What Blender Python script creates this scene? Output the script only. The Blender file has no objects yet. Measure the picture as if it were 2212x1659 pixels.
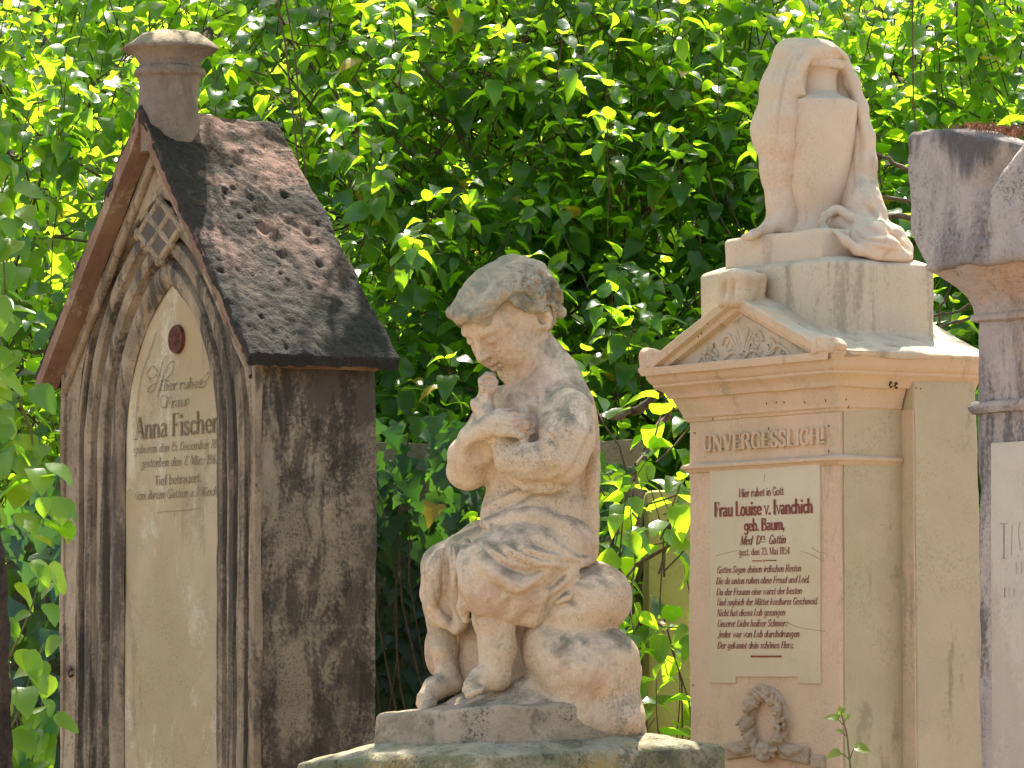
import bpy, bmesh, math, random
import numpy as np
from mathutils import Vector, Matrix, Quaternion
random.seed(7); rng = np.random.default_rng(11)
R = math.radians
scene = bpy.context.scene
COL = scene.collection

# ------------------------------------------------------------------ camera
FPX, W0, H0, HORIZON = 10500.0, 2212.0, 1659.0, 1440.0
PITCH = math.atan((HORIZON - H0 / 2) / FPX)
CAMZ = 1.6
cam_d = bpy.data.cameras.new('camera'); cam = bpy.data.objects.new('camera', cam_d); COL.objects.link(cam)
cam.location = (0, 0, CAMZ); cam.rotation_euler = (R(90) + PITCH, 0, 0)
cam_d.sensor_width = 36; cam_d.lens = 36 * FPX / W0; cam_d.clip_end = 500; cam_d.clip_start = 0.1
scene.camera = cam
cp, sp_ = math.cos(PITCH), math.sin(PITCH)
def ray(px, py):
    x = (px - W0 / 2) / FPX; y = (H0 / 2 - py) / FPX
    return np.array([x, cp - y * sp_, sp_ + y * cp])
def P(px, py, Y):
    r = ray(px, py); return np.array([r[0], r[1], r[2]]) * (Y / r[1]) + np.array([0, 0, CAMZ])

# ------------------------------------------------------------------ objects
def tag(o, label=None, cat=None, group=None, kind=None):
    if label: o['label'] = label
    if cat: o['category'] = cat
    if group: o['group'] = group
    if kind: o['kind'] = kind
    return o
def empty(name, loc, rz, label, cat, group=None):
    o = bpy.data.objects.new(name, None); COL.objects.link(o)
    o.location = loc; o.rotation_euler = (0, 0, rz); o.empty_display_size = .1
    return tag(o, label, cat, group)
def mesh_np(name, V, F, mat, parent=None, smooth=True):
    """V (n,3), F: (m,4) or (m,3) array or list of tuples"""
    me = bpy.data.meshes.new(name)
    V = np.asarray(V, dtype=np.float32)
    if isinstance(F, np.ndarray):
        m, k = F.shape
        me.vertices.add(len(V)); me.vertices.foreach_set('co', V.ravel())
        me.loops.add(m * k); me.loops.foreach_set('vertex_index', F.astype(np.int32).ravel())
        me.polygons.add(m)
        me.polygons.foreach_set('loop_start', np.arange(0, m * k, k, dtype=np.int32))
        me.polygons.foreach_set('loop_total', np.full(m, k, dtype=np.int32))
        me.update(calc_edges=True); me.validate()
    else:
        me.from_pydata([tuple(map(float, v)) for v in V], [], F); me.update()
    me.polygons.foreach_set('use_smooth', [smooth] * len(me.polygons))
    me.materials.append(mat)
    o = bpy.data.objects.new(name, me); COL.objects.link(o)
    if parent: o.parent = parent
    return o
# value noise on a lattice, for weathering real geometry
_L = rng.random((32, 32, 32)).astype(np.float32)
def vnoise(p, freq, off=0.0):
    q = p * freq + off + 100.0
    i = np.floor(q).astype(int); f = q - i; f = f * f * (3 - 2 * f)
    def g(a, b, c): return _L[(i[:, 0] + a) % 32, (i[:, 1] + b) % 32, (i[:, 2] + c) % 32]
    x, y, z = f[:, 0], f[:, 1], f[:, 2]
    return ((g(0,0,0)*(1-x)+g(1,0,0)*x)*(1-y)+(g(0,1,0)*(1-x)+g(1,1,0)*x)*y)*(1-z) + \
           ((g(0,0,1)*(1-x)+g(1,0,1)*x)*(1-y)+(g(0,1,1)*(1-x)+g(1,1,1)*x)*y)*z - .5
def displace(o, terms):
    me = o.data; n = len(me.vertices)
    co = np.empty(n * 3, np.float32); me.vertices.foreach_get('co', co); co = co.reshape(-1, 3)
    no = np.empty(n * 3, np.float32); me.vertices.foreach_get('normal', no); no = no.reshape(-1, 3)
    d = np.zeros(n, np.float32)
    for k, (fr, amp) in enumerate(terms): d += 2 * amp * vnoise(co, fr, 7.3 * k)
    co += no * d[:, None]
    me.vertices.foreach_set('co', co.ravel()); me.update()
def bm_obj(name, bm, mat, parent=None, bevel=0.0, seg=2, maxlen=0.0, terms=None, angle=30, smooth=True):
    bmesh.ops.remove_doubles(bm, verts=bm.verts, dist=1e-5)
    bmesh.ops.recalc_face_normals(bm, faces=bm.faces)
    if bevel:
        es = [e for e in bm.edges if len(e.link_faces) == 2 and e.calc_face_angle(0) > R(angle)]
        bmesh.ops.bevel(bm, geom=es, offset=bevel, segments=seg, profile=.6, affect='EDGES', clamp_overlap=True)
    if maxlen:
        bmesh.ops.triangulate(bm, faces=[f for f in bm.faces if len(f.verts) > 4])
        for _ in range(7):
            es = [e for e in bm.edges if e.calc_length() > maxlen]
            if not es or len(bm.faces) > 60000: break
            bmesh.ops.subdivide_edges(bm, edges=es, cuts=1, use_grid_fill=True)
        bmesh.ops.triangulate(bm, faces=[f for f in bm.faces if len(f.verts) > 4])
    me = bpy.data.meshes.new(name); bm.to_mesh(me); bm.free()
    me.materials.append(mat)
    for p in me.polygons: p.use_smooth = smooth
    o = bpy.data.objects.new(name, me); COL.objects.link(o)
    if parent: o.parent = parent
    if terms: displace(o, terms)
    if smooth:
        try: me.set_sharp_from_angle(angle=R(38))
        except Exception: pass
    return o
def prism(bm, poly, y0, y1, axis='y'):
    """polygon given as (a, z) extruded from y0 to y1 along local y (or as (y,z) along x if axis=='x', (x,y) along z)"""
    def mk(p, t):
        if axis == 'y': return (p[0], t, p[1])
        if axis == 'x': return (t, p[0], p[1])
        return (p[0], p[1], t)
    A = [bm.verts.new(mk(p, y0)) for p in poly]; B = [bm.verts.new(mk(p, y1)) for p in poly]
    n = len(poly)
    bm.faces.new(A); bm.faces.new(B[::-1])
    for i in range(n): bm.faces.new((A[i], B[i], B[(i+1) % n], A[(i+1) % n]))
def box(bm, x0, x1, y0, y1, z0, z1): prism(bm, [(x0, z0), (x1, z0), (x1, z1), (x0, z1)], y0, y1)
def loft(bm, rings, cap=True, closed=True):
    V = [[bm.verts.new(tuple(map(float, p))) for p in r] for r in rings]
    n = len(V[0])
    for a, b in zip(V[:-1], V[1:]):
        for i in range(n if closed else n - 1):
            bm.faces.new((a[i], a[(i+1) % n], b[(i+1) % n], b[i]))
    if cap: bm.faces.new(V[0][::-1]); bm.faces.new(V[-1])
def lathe(bm, prof, cx, cy, n=32, sx=1, sy=1):
    rings = []
    for r, z in prof:
        rings.append([(cx + r*sx*math.cos(2*math.pi*i/n), cy + r*sy*math.sin(2*math.pi*i/n), z) for i in range(n)])
    loft(bm, rings)
def catmull(pts, n=6):
    pts = [np.array(p, float) for p in pts]
    if len(pts) < 3: return pts
    out = []
    ext = [2*pts[0]-pts[1]] + pts + [2*pts[-1]-pts[-2]]
    for i in range(1, len(ext) - 2):
        a, b, c, d = ext[i-1:i+3]
        for k in range(n):
            t = k / n
            out.append(.5*((2*b)+(-a+c)*t+(2*a-5*b+4*c-d)*t*t+(-a+3*b-3*c+d)*t**3))
    out.append(pts[-1]); return out
class Tubes:
    """many tapered tubes collected into one mesh"""
    def __init__(s): s.V = []; s.F = []; s.n = 0
    def add(s, pts, rad, k=5):
        pts = np.array(pts, float); m = len(pts)
        rad = np.broadcast_to(np.array(rad, float), (m,)) if np.ndim(rad) == 0 or len(rad) != 2 else np.linspace(rad[0], rad[1], m)
        T = np.gradient(pts, axis=0); T /= np.linalg.norm(T, axis=1)[:, None] + 1e-9
        up = np.array([0.31, 0.2, .93]);
        A = np.cross(T, up); nb = np.linalg.norm(A, axis=1)
        A[nb < .2] = np.cross(T[nb < .2], [1, 0, 0]); A /= np.linalg.norm(A, axis=1)[:, None] + 1e-9
        B = np.cross(T, A)
        th = np.arange(k) * 2 * math.pi / k
        ring = pts[:, None, :] + rad[:, None, None] * (np.cos(th)[None, :, None]*A[:, None, :] + np.sin(th)[None, :, None]*B[:, None, :])
        s.V.append(ring.reshape(-1, 3))
        i = np.arange(m-1)[:, None]*k + np.arange(k)[None, :]; j = np.arange(m-1)[:, None]*k + (np.arange(k)[None, :]+1) % k
        q = np.stack([i, j, j+k, i+k], -1).reshape(-1, 4) + s.n
        s.F.append(q); s.n += m*k
    def build(s, name, mat, parent=None, loc=(0, 0, 0)):
        V = np.concatenate(s.V) - np.array(loc)
        return mesh_np(name, V, np.concatenate(s.F), mat, parent)

# ------------------------------------------------------------------ implicit sculpting
class Sculpt:
    def __init__(s, lo, hi, h):
        s.lo = np.array(lo, float); s.h = h
        s.n = np.ceil((np.array(hi) - s.lo) / h).astype(int) + 1
        s.F = np.full(tuple(s.n), .05, np.float32)
    def win(s, lo, hi):
        a = np.clip(np.floor((lo - s.lo)/s.h).astype(int), 0, s.n); b = np.clip(np.ceil((hi - s.lo)/s.h).astype(int)+1, 0, s.n)
        sl = tuple(slice(x, y) for x, y in zip(a, b))
        g = [ (s.lo[i] + np.arange(a[i], b[i])*s.h).astype(np.float32) for i in range(3)]
        return sl, g[0][:, None, None], g[1][None, :, None], g[2][None, None, :]
    def comb(s, sl, d, k, op):
        if d.size == 0: return
        F = s.F[sl]
        if op == 'add':
            h = np.maximum(k - np.abs(F - d), 0) / k; s.F[sl] = np.minimum(F, d) - h*h*k*.25
        elif op == 'sub':
            d = -d; h = np.maximum(k - np.abs(F - d), 0) / k; s.F[sl] = np.maximum(F, d) + h*h*k*.25
        else:
            h = np.maximum(k - np.abs(F - d), 0) / k; s.F[sl] = np.maximum(F, d) + h*h*k*.25
    def cap(s, a, b, ra, rb, k=.012, op='add'):
        a = np.array(a, float); b = np.array(b, float); m = max(ra, rb) + k + .012
        sl, X, Y, Z = s.win(np.minimum(a, b)-m, np.maximum(a, b)+m)
        ab = b - a; L = float(ab @ ab) + 1e-12
        t = np.clip(((X-a[0])*ab[0] + (Y-a[1])*ab[1] + (Z-a[2])*ab[2]) / L, 0, 1)
        d = np.sqrt((X-a[0]-t*ab[0])**2 + (Y-a[1]-t*ab[1])**2 + (Z-a[2]-t*ab[2])**2) - (ra + (rb-ra)*t)
        s.comb(sl, d.astype(np.float32), k, op)
    def chain(s, pts, rads, k=.012, op='add'):
        for i in range(len(pts)-1): s.cap(pts[i], pts[i+1], rads[i], rads[i+1], k, op)
    def ell(s, c, r, ax=None, k=.012, op='add'):
        """ax: 3x3 rows = unit axes"""
        c = np.array(c, float); r = np.array(r, float); m = r.max() + k + .012
        ax = np.eye(3) if ax is None else np.array(ax)
        sl, X, Y, Z = s.win(c - m, c + m)
        X = X - c[0]; Y = Y - c[1]; Z = Z - c[2]
        q = [ (ax[i][0]*X + ax[i][1]*Y + ax[i][2]*Z) / r[i] for i in range(3)]
        k0 = np.sqrt(q[0]**2 + q[1]**2 + q[2]**2)
        k1 = np.sqrt((q[0]/r[0])**2 + (q[1]/r[1])**2 + (q[2]/r[2])**2) + 1e-6
        s.comb(sl, (k0*(k0-1)/k1).astype(np.float32), k, op)
    def rbox(s, c, r, ax=None, rnd=.01, k=.012, op='add'):
        c = np.array(c, float); r = np.array(r, float); m = np.linalg.norm(r) + k + .012
        ax = np.eye(3) if ax is None else np.array(ax)
        sl, X, Y, Z = s.win(c - m, c + m)
        X = X - c[0]; Y = Y - c[1]; Z = Z - c[2]
        q = [np.abs(ax[i][0]*X + ax[i][1]*Y + ax[i][2]*Z) - (r[i]-rnd) for i in range(3)]
        o = np.sqrt(sum(np.maximum(a, 0)**2 for a in q)) + np.minimum(np.maximum(np.maximum(q[0], q[1]), q[2]), 0) - rnd
        s.comb(sl, o.astype(np.float32), k, op)
    def plane(s, c, nrm, k=.012):
        """keep the side opposite to nrm"""
        c = np.array(c, float); nrm = np.array(nrm, float); nrm /= np.linalg.norm(nrm)
        sl, X, Y, Z = s.win(s.lo - 1, s.lo + s.n*s.h + 1)
        d = (X-c[0])*nrm[0] + (Y-c[1])*nrm[1] + (Z-c[2])*nrm[2]
        s.comb(sl, d.astype(np.float32), k, 'and')
    def mesh(s):
        F = s.F; nx, ny, nz = F.shape
        F[0], F[-1], F[:, 0], F[:, -1], F[:, :, 0], F[:, :, -1] = (.05,)*6
        S = F < 0
        c = np.zeros((nx-1, ny-1, nz-1), np.uint8)
        for a in (0, 1):
            for b in (0, 1):
                for d in (0, 1): c += S[a:nx-1+a, b:ny-1+b, d:nz-1+d]
        act = (c > 0) & (c < 8); idx = np.full(act.shape, -1, np.int32)
        I = np.argwhere(act); idx[act] = np.arange(len(I))
        acc = np.zeros((len(I), 3)); cnt = np.zeros(len(I))
        corners = [(a, b, d) for a in (0, 1) for b in (0, 1) for d in (0, 1)]
        for p in corners:
            for ax in range(3):
                if p[ax] == 1: continue
                q = list(p); q[ax] = 1
                f0 = F[I[:, 0]+p[0], I[:, 1]+p[1], I[:, 2]+p[2]]; f1 = F[I[:, 0]+q[0], I[:, 1]+q[1], I[:, 2]+q[2]]
                m = (f0 < 0) != (f1 < 0)
                t = np.where(m, f0/(f0 - f1 + 1e-12), 0)
                pt = np.array(p, float)[None, :].repeat(len(I), 0); pt[:, ax] += t
                acc[m] += pt[m]; cnt[m] += 1
        V = s.lo + (I + acc/np.maximum(cnt, 1)[:, None]) * s.h
        quads = []
        for ax in range(3):
            b, d = [(1, 2), (2, 0), (0, 1)][ax]
            sl0 = [slice(1, -1)]*3; sl1 = [slice(1, -1)]*3
            sl0[ax] = slice(0, -1); sl1[ax] = slice(1, None)
            A = S[tuple(sl0)]; B = S[tuple(sl1)]
            for flip in (False, True):
                E = np.argwhere((A & ~B) if not flip else (~A & B))
                if not len(E): continue
                off = np.ones(3, int); off[ax] = 0; E = E + off
                def g(db, dd):
                    e = E.copy(); e[:, b] -= db; e[:, d] -= dd
                    return idx[e[:, 0], e[:, 1], e[:, 2]]
                q = np.stack([g(1, 1), g(0, 1), g(0, 0), g(1, 0)], 1)
                quads.append(q if not flip else q[:, ::-1])
        Q = np.concatenate(quads); Q = Q[(Q >= 0).all(1)]
        return V, Q
    def build(s, name, mat, parent=None, loc=(0, 0, 0), terms=None, relax=1):
        V, Q = s.mesh()
        for _ in range(relax):          # one Laplacian pass removes voxel stepping
            acc = np.zeros_like(V); cnt = np.zeros(len(V))
            for a, b in ((0, 1), (1, 2), (2, 3), (3, 0)):
                np.add.at(acc, Q[:, a], V[Q[:, b]]); np.add.at(acc, Q[:, b], V[Q[:, a]])
                np.add.at(cnt, Q[:, a], 1); np.add.at(cnt, Q[:, b], 1)
            V = V*.5 + .5*acc/np.maximum(cnt, 1)[:, None]
        o = mesh_np(name, V - np.array(loc), Q, mat, parent)
        if terms: displace(o, terms)
        return o

# ------------------------------------------------------------------ materials
def new_mat(name):
    m = bpy.data.materials.new(name); m.use_nodes = True; nt = m.node_tree
    for n in list(nt.nodes): nt.nodes.remove(n)
    return m, nt
class NT:
    def __init__(s, nt): s.nt = nt
    def n(s, t, **kw):
        nd = s.nt.nodes.new(t)
        for k, v in kw.items():
            if k.startswith('i_'):
                key = k[2:]; key = int(key) if key.isdigit() else key.replace('_', ' ')
                nd.inputs[key].default_value = v
            else: setattr(nd, k, v)
        return nd
    def l(s, a, b): s.nt.links.new(a, b)
    def noise(s, vec, scale, detail=6, rough=.6, dist=0.0):
        nd = s.n('ShaderNodeTexNoise'); nd.inputs['Scale'].default_value = scale; nd.inputs['Detail'].default_value = detail
        nd.inputs['Roughness'].default_value = rough; nd.inputs['Distortion'].default_value = dist
        s.l(vec, nd.inputs['Vector']); return nd.outputs['Fac']
    def ramp(s, fac, lo, hi):
        nd = s.n('ShaderNodeMapRange', interpolation_type='SMOOTHSTEP'); nd.inputs['From Min'].default_value = lo; nd.inputs['From Max'].default_value = hi
        s.l(fac, nd.inputs['Value']); return nd.outputs['Result']
    def mul(s, a, b, op='MULTIPLY'):
        nd = s.n('ShaderNodeMath', operation=op, use_clamp=False)
        for i, v in enumerate((a, b)):
            if isinstance(v, (int, float)): nd.inputs[i].default_value = v
            else: s.l(v, nd.inputs[i])
        return nd.outputs[0]
    def mix(s, fac, a, b, mode='MIX'):
        nd = s.n('ShaderNodeMix', data_type='RGBA', blend_type=mode)
        if isinstance(fac, (int, float)): nd.inputs[0].default_value = fac
        else: s.l(fac, nd.inputs[0])
        for i, v in ((6, a), (7, b)):
            if isinstance(v, tuple): nd.inputs[i].default_value = (*v, 1)
            else: s.l(v, nd.inputs[i])
        return nd.outputs[2]
    def mapping(s, vec, scale=(1, 1, 1), loc=(0, 0, 0)):
        nd = s.n('ShaderNodeMapping'); nd.inputs['Scale'].default_value = scale; nd.inputs['Location'].default_value = loc
        s.l(vec, nd.inputs['Vector']); return nd.outputs['Vector']
def stone(name, c1, c2, scale=7, stains=(), zstain=None, specks=.25, speck_col=(.06, .055, .045), moss=None, grain=.25, bump=.5, bumpd=.004, rough=.9, fine=260, seed=0.0):
    """stains: list of (colour, lo, hi, scale, zstretch, strength); moss: (colour, amount, normal_lo)"""
    m, nt = new_mat(name); t = NT(nt)
    co = t.n('ShaderNodeTexCoord').outputs['Object']
    co = t.mapping(co, loc=(seed, seed*.7, seed*1.3))
    col = t.mix(t.ramp(t.noise(co, scale, 7, .62, .4), .35, .65), c1, c2)
    for k, (sc, lo, hi, ssc, zs, st) in enumerate(stains):
        v = t.mapping(co, scale=(1, 1, zs), loc=(3.1*k+1, 1.7*k, k*5.3))
        nv = t.mul(t.mul(t.noise(v, ssc, 9, .66, .5), .80), t.mul(t.noise(co, 130, 4, .75), .20), 'ADD')
        f = t.mul(t.ramp(nv, lo, hi), st)
        col = t.mix(f, col, sc)
    if zstain:
        zc, z0_, z1_ = zstain; sz = t.n('ShaderNodeSeparateXYZ'); t.l(t.n('ShaderNodeTexCoord').outputs['Object'], sz.inputs[0])
        zz = t.mul(sz.outputs['Z'], t.mul(t.mul(t.noise(t.mapping(co, scale=(1, 1, .25)), 14, 8, .65), .5, 'SUBTRACT'), .30), 'ADD')
        col = t.mix(t.mul(t.ramp(zz, z0_, z1_), .92), col, zc)
    if moss:
        mc, am, nlo = moss
        geo = t.n('ShaderNodeNewGeometry'); sx = t.n('ShaderNodeSeparateXYZ'); t.l(geo.outputs['Normal'], sx.inputs[0])
        up = t.ramp(sx.outputs['Z'], nlo, min(nlo + .5, 1.05))
        f = t.mul(t.mul(up, t.ramp(t.noise(co, 16, 9, .7, .5), .38, .62)), am)
        col = t.mix(f, col, mc)
    if specks:
        f = t.mul(t.ramp(t.noise(co, 190, 5, .8), .50, .60), specks)
        f = t.mul(f, t.ramp(t.noise(co, 9, 6, .65), .48, .60))
        col = t.mix(f, col, speck_col)
    g = t.noise(co, fine, 4, .7)
    gv = t.mul(t.mul(t.mul(g, 1, 'SUBTRACT'), .5, 'ADD'), 2*grain); gv = t.mul(gv, 1.0, 'ADD')
    comb = t.n('ShaderNodeCombineColor'); [t.l(gv, comb.inputs[i]) for i in range(3)]
    col = t.mix(1.0, col, comb.outputs[0], 'MULTIPLY')
    b = t.n('ShaderNodeBsdfPrincipled'); b.inputs['Roughness'].default_value = rough; b.inputs['Specular IOR Level'].default_value = .25
    t.l(col, b.inputs['Base Color'])
    hgt = t.mul(t.mul(t.noise(co, 40, 8, .65), 1.0), t.mul(g, .35), 'ADD')
    hgt = t.mul(hgt, t.mul(t.ramp(t.noise(co, 120, 3, .6), .62, .72), -.35), 'ADD')
    bp = t.n('ShaderNodeBump'); bp.inputs['Strength'].default_value = bump; bp.inputs['Distance'].default_value = bumpd
    t.l(hgt, bp.inputs['Height']); t.l(bp.outputs[0], b.inputs['Normal'])
    o = t.n('ShaderNodeOutputMaterial'); t.l(b.outputs[0], o.inputs[0])
    return m
def plain(name, c, rough=.8, c2=None, scale=60):
    m, nt = new_mat(name); t = NT(nt)
    b = t.n('ShaderNodeBsdfPrincipled'); b.inputs['Roughness'].default_value = rough; b.inputs['Specular IOR Level'].default_value = .3
    co = t.n('ShaderNodeTexCoord').outputs['Object']
    col = t.mix(t.ramp(t.noise(co, scale, 5, .65), .35, .65), c, c2 or tuple(x*.6 for x in c)); t.l(col, b.inputs['Base Color'])
    bp = t.n('ShaderNodeBump'); bp.inputs['Strength'].default_value = .4; bp.inputs['Distance'].default_value = .003
    t.l(t.noise(co, scale*1.5, 6, .65), bp.inputs['Height']); t.l(bp.outputs[0], b.inputs['Normal'])
    o = t.n('ShaderNodeOutputMaterial'); t.l(b.outputs[0], o.inputs[0]); return m
def leaf_mat(name, dark, light, trans, tfac=.5, rough=.38, yellow=0.03, spec=.5):
    m, nt = new_mat(name); t = NT(nt)
    geo = t.n('ShaderNodeNewGeometry'); rnd = geo.outputs['Random Per Island']
    co = t.n('ShaderNodeTexCoord').outputs['Object']
    wn = t.n('ShaderNodeTexWhiteNoise', noise_dimensions='1D'); t.l(rnd, wn.inputs['W'])
    col = t.mix(rnd, dark, light)
    col = t.mix(t.mul(t.ramp(t.noise(co, 90, 3, .6), .4, .7), .3), col, tuple(x*.7 for x in dark))
    tc = t.mix(wn.outputs['Value'], trans, tuple(x*f for x, f in zip(trans, (.45, .62, .5))))
    yl = t.ramp(wn.outputs['Value'], 1-yellow, 1-yellow+.005)
    col = t.mix(yl, col, (.35, .25, .03)); tc = t.mix(yl, tc, (.5, .35, .03))
    b = t.n('ShaderNodeBsdfPrincipled'); b.inputs['Roughness'].default_value = rough; b.inputs['Specular IOR Level'].default_value = spec
    t.l(col, b.inputs['Base Color'])
    bp = t.n('ShaderNodeBump'); bp.inputs['Strength'].default_value = .35; bp.inputs['Distance'].default_value = .002
    t.l(t.noise(co, 110, 3, .5), bp.inputs['Height']); t.l(bp.outputs[0], b.inputs['Normal'])
    tr = t.n('ShaderNodeBsdfTranslucent'); t.l(tc, tr.inputs['Color'])
    mx = t.n('ShaderNodeMixShader'); mx.inputs[0].default_value = tfac
    t.l(b.outputs[0], mx.inputs[1]); t.l(tr.outputs[0], mx.inputs[2])
    o = t.n('ShaderNodeOutputMaterial'); t.l(mx.outputs[0], o.inputs[0]); return m

M = {}
DK = (.030, .024, .018)
M['tomb'] = stone('weathered_brown_sandstone', (.38, .28, .175), (.27, .19, .115), 6, [((.17, .10, .06), .50, .60, 9, .5, .6), ((.085, .068, .05), .51, .60, 14, .3, .75), (DK, .56, .64, 34, .6, .7)], specks=.7, bump=.9, bumpd=.006, seed=2)
M['tomb_groove'] = stone('soot_darkened_moulding_stone', (.34, .25, .155), (.22, .155, .095), 12, [((.060, .047, .036), .45, .56, 22, .07, .88), ((.31, .20, .13), .55, .63, 10, .3, .5)], specks=.7, bump=.9, bumpd=.005, seed=5)
M['tomb_side'] = stone('dark_stained_render', (.36, .27, .17), (.26, .19, .12), 9, [((.070, .050, .036), .47, .57, 4.6, .7, .9), ((.04, .03, .022), .49, .58, 17, .25, .75), ((.29, .22, .13), .545, .62, 15, .6, .55)], specks=.8, bump=1, bumpd=.007, seed=9.4)
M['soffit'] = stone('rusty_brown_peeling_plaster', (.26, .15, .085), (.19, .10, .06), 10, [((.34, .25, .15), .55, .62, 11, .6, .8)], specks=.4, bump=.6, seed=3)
M['roof'] = stone('pitted_dark_roof_stone', (.29, .165, .13), (.19, .12, .095), 4.2, [((.028, .024, .019), .44, .54, 6.5, .6, .94), ((.08, .078, .02), .60, .70, 15, 1, .75), ((.36, .30, .26), .64, .72, 24, 1, .6), ((.02, .017, .014), .62, .68, 30, 1, .9)], zstain=((.032, .028, .022), 2.47, 2.31), specks=.9, speck_col=(.012, .01, .008), bump=1.0, bumpd=.016, fine=150, grain=.5, seed=1)
M['finial'] = stone('finial_stone', (.30, .22, .16), (.20, .145, .11), 8, [((.11, .085, .07), .48, .62, 9, .3, .7), ((.20, .18, .04), .64, .74, 8, 1, .5)], specks=.6, bump=.9, bumpd=.006, moss=((.26, .21, .14), .7, .3), seed=6)
M['marble_l'] = stone('yellowed_marble_slab', (.40, .30, .17), (.33, .24, .12), 3.4, [((.36, .235, .10), .50, .60, 5, .5, .6), ((.54, .46, .34), .54, .62, 8, .4, .5), ((.22, .15, .08), .53, .62, 10, .35, .6), ((.58, .47, .30), .53, .60, 5, .3, .6)], specks=.35, grain=.1, bump=.25, bumpd=.002, rough=.55, seed=4)
M['statue'] = stone('pinkish_sandstone_figure', (.64, .475, .305), (.56, .41, .26), 6, [((.58, .43, .25), .52, .60, 9, .8, .6), ((.42, .24, .15), .52, .60, 7, .8, .55), ((.22, .19, .12), .53, .63, 9, .6, .5)], specks=.6, speck_col=(.13, .115, .08), moss=((.16, .145, .085), .85, .08), grain=.42, bump=.8, bumpd=.005, seed=8)
M['hair'] = stone('mossy_sandstone_curls', (.44, .345, .215), (.35, .28, .17), 7, [((.13, .12, .075), .48, .60, 12, 1, .75)], specks=.6, grain=.42, speck_col=(.06, .06, .045), moss=((.15, .145, .095), .7, .2), bump=.8, bumpd=.005, seed=12)
M['plinth'] = stone('rough_sandstone_plinth', (.45, .335, .215), (.35, .265, .165), 6, [((.17, .145, .08), .48, .60, 8, .8, .7), ((.09, .085, .05), .53, .62, 15, 1, .6)], specks=.9, moss=((.36, .31, .20), .5, .5), bump=.9, bumpd=.007, seed=14)
M['slab'] = stone('mossy_pedestal_slab', (.40, .335, .20), (.28, .24, .14), 8, [((.09, .105, .035), .45, .56, 7, 1, .7), ((.36, .24, .06), .53, .60, 6, 1, .6), ((.07, .062, .04), .52, .60, 18, 1, .7)], specks=.9, moss=((.42, .37, .25), .65, .7), bump=1, bumpd=.010, seed=17)
M['stele'] = stone('peach_painted_render', (.66, .445, .275), (.60, .415, .255), 3.2, [((.60, .36, .235), .48, .60, 3.2, .6, .5), ((.47, .37, .19), .51, .62, 4, .6, .6), ((.24, .18, .115), .56, .66, 12, .25, .45)], specks=.28, speck_col=(.15, .12, .08), grain=.12, bump=.45, bumpd=.003, fine=330, moss=((.52, .47, .36), .75, .5), seed=21)
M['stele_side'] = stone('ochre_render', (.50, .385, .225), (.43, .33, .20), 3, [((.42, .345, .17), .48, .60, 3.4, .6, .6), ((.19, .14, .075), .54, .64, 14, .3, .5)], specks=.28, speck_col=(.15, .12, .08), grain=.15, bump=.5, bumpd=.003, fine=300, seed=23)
M['attic'] = stone('cream_render_with_green_streaks', (.58, .45, .295), (.52, .40, .255), 4, [((.20, .17, .10), .52, .62, 16, .13, .6), ((.55, .38, .25), .53, .62, 4, .6, .5)], specks=.28, speck_col=(.15, .12, .08), grain=.15, bump=.6, bumpd=.004, moss=((.44, .37, .26), .7, .4), seed=25)
M['marble_r'] = stone('cream_marble_tablet', (.60, .475, .30), (.56, .445, .27), 4, [((.50, .38, .19), .52, .62, 5, .5, .5), ((.55, .34, .20), .55, .63, 6, .25, .35)], specks=.06, grain=.06, bump=.15, bumpd=.0015, rough=.5, seed=27)
M['urn'] = stone('pale_pink_urn_stone', (.64, .465, .315), (.57, .42, .28), 5, [((.29, .205, .135), .53, .63, 13, .12, .5), ((.56, .43, .27), .52, .60, 6, .8, .5)], specks=.25, speck_col=(.2, .15, .10), grain=.12, bump=.45, bumpd=.003, moss=((.42, .37, .27), .55, .35), seed=29)
M['column'] = stone('grey_purple_weathered_stone', (.46, .35, .275), (.37, .29, .235), 5, [((.14, .12, .11), .50, .60, 6, .3, .7), ((.48, .29, .18), .53, .62, 4, .5, .65), ((.05, .045, .04), .55, .64, 12, .25, .7)], specks=.5, bump=.8, bumpd=.006, seed=31)
M['cap_top'] = stone('blackened_capital_stone', (.45, .365, .295), (.36, .295, .245), 6, [((.17, .14, .125), .50, .60, 7, .3, .75), ((.42, .35, .29), .53, .61, 9, .4, .6)], zstain=((.085, .072, .062), 2.41, 2.48), specks=.8, bump=1, bumpd=.008, seed=33)
M['tympanum'] = stone('grey_cream_relief', (.56, .42, .275), (.50, .375, .24), 8, [((.24, .19, .12), .54, .62, 20, 1, .5)], specks=.7, grain=.12, bump=.4, seed=35)
M['wreath'] = stone('grey_stone_wreath', (.46, .335, .22), (.38, .28, .18), 14, [((.50, .36, .26), .5, .66, 12, 1, .6)], specks=.5, bump=.6, seed=36)
M['ink_l'] = plain('worn_engraved_paint', (.10, .062, .03), .9, (.22, .15, .08), 130)
M['ink_r'] = plain('oxide_red_paint', (.17, .030, .016), .7, (.24, .062, .035), 90)
M['medal'] = plain('dark_red_medallion', (.13, .038, .022), .7, (.08, .025, .016), 80)
M['yellow'] = stone('ochre_yellow_plaster', (.54, .45, .14), (.46, .38, .12), 3, [((.30, .25, .10), .55, .72, 5, .5, .5)], specks=.2, grain=.1, seed=40)
M['oldwall'] = stone('crumbling_beige_plaster', (.36, .28, .17), (.22, .17, .10), 5, [((.06, .05, .035), .45, .62, 5, .6, .85), ((.40, .22, .12), .6, .68, 8, 1, .6)], specks=.6, bump=1, bumpd=.01, seed=42)
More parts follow.
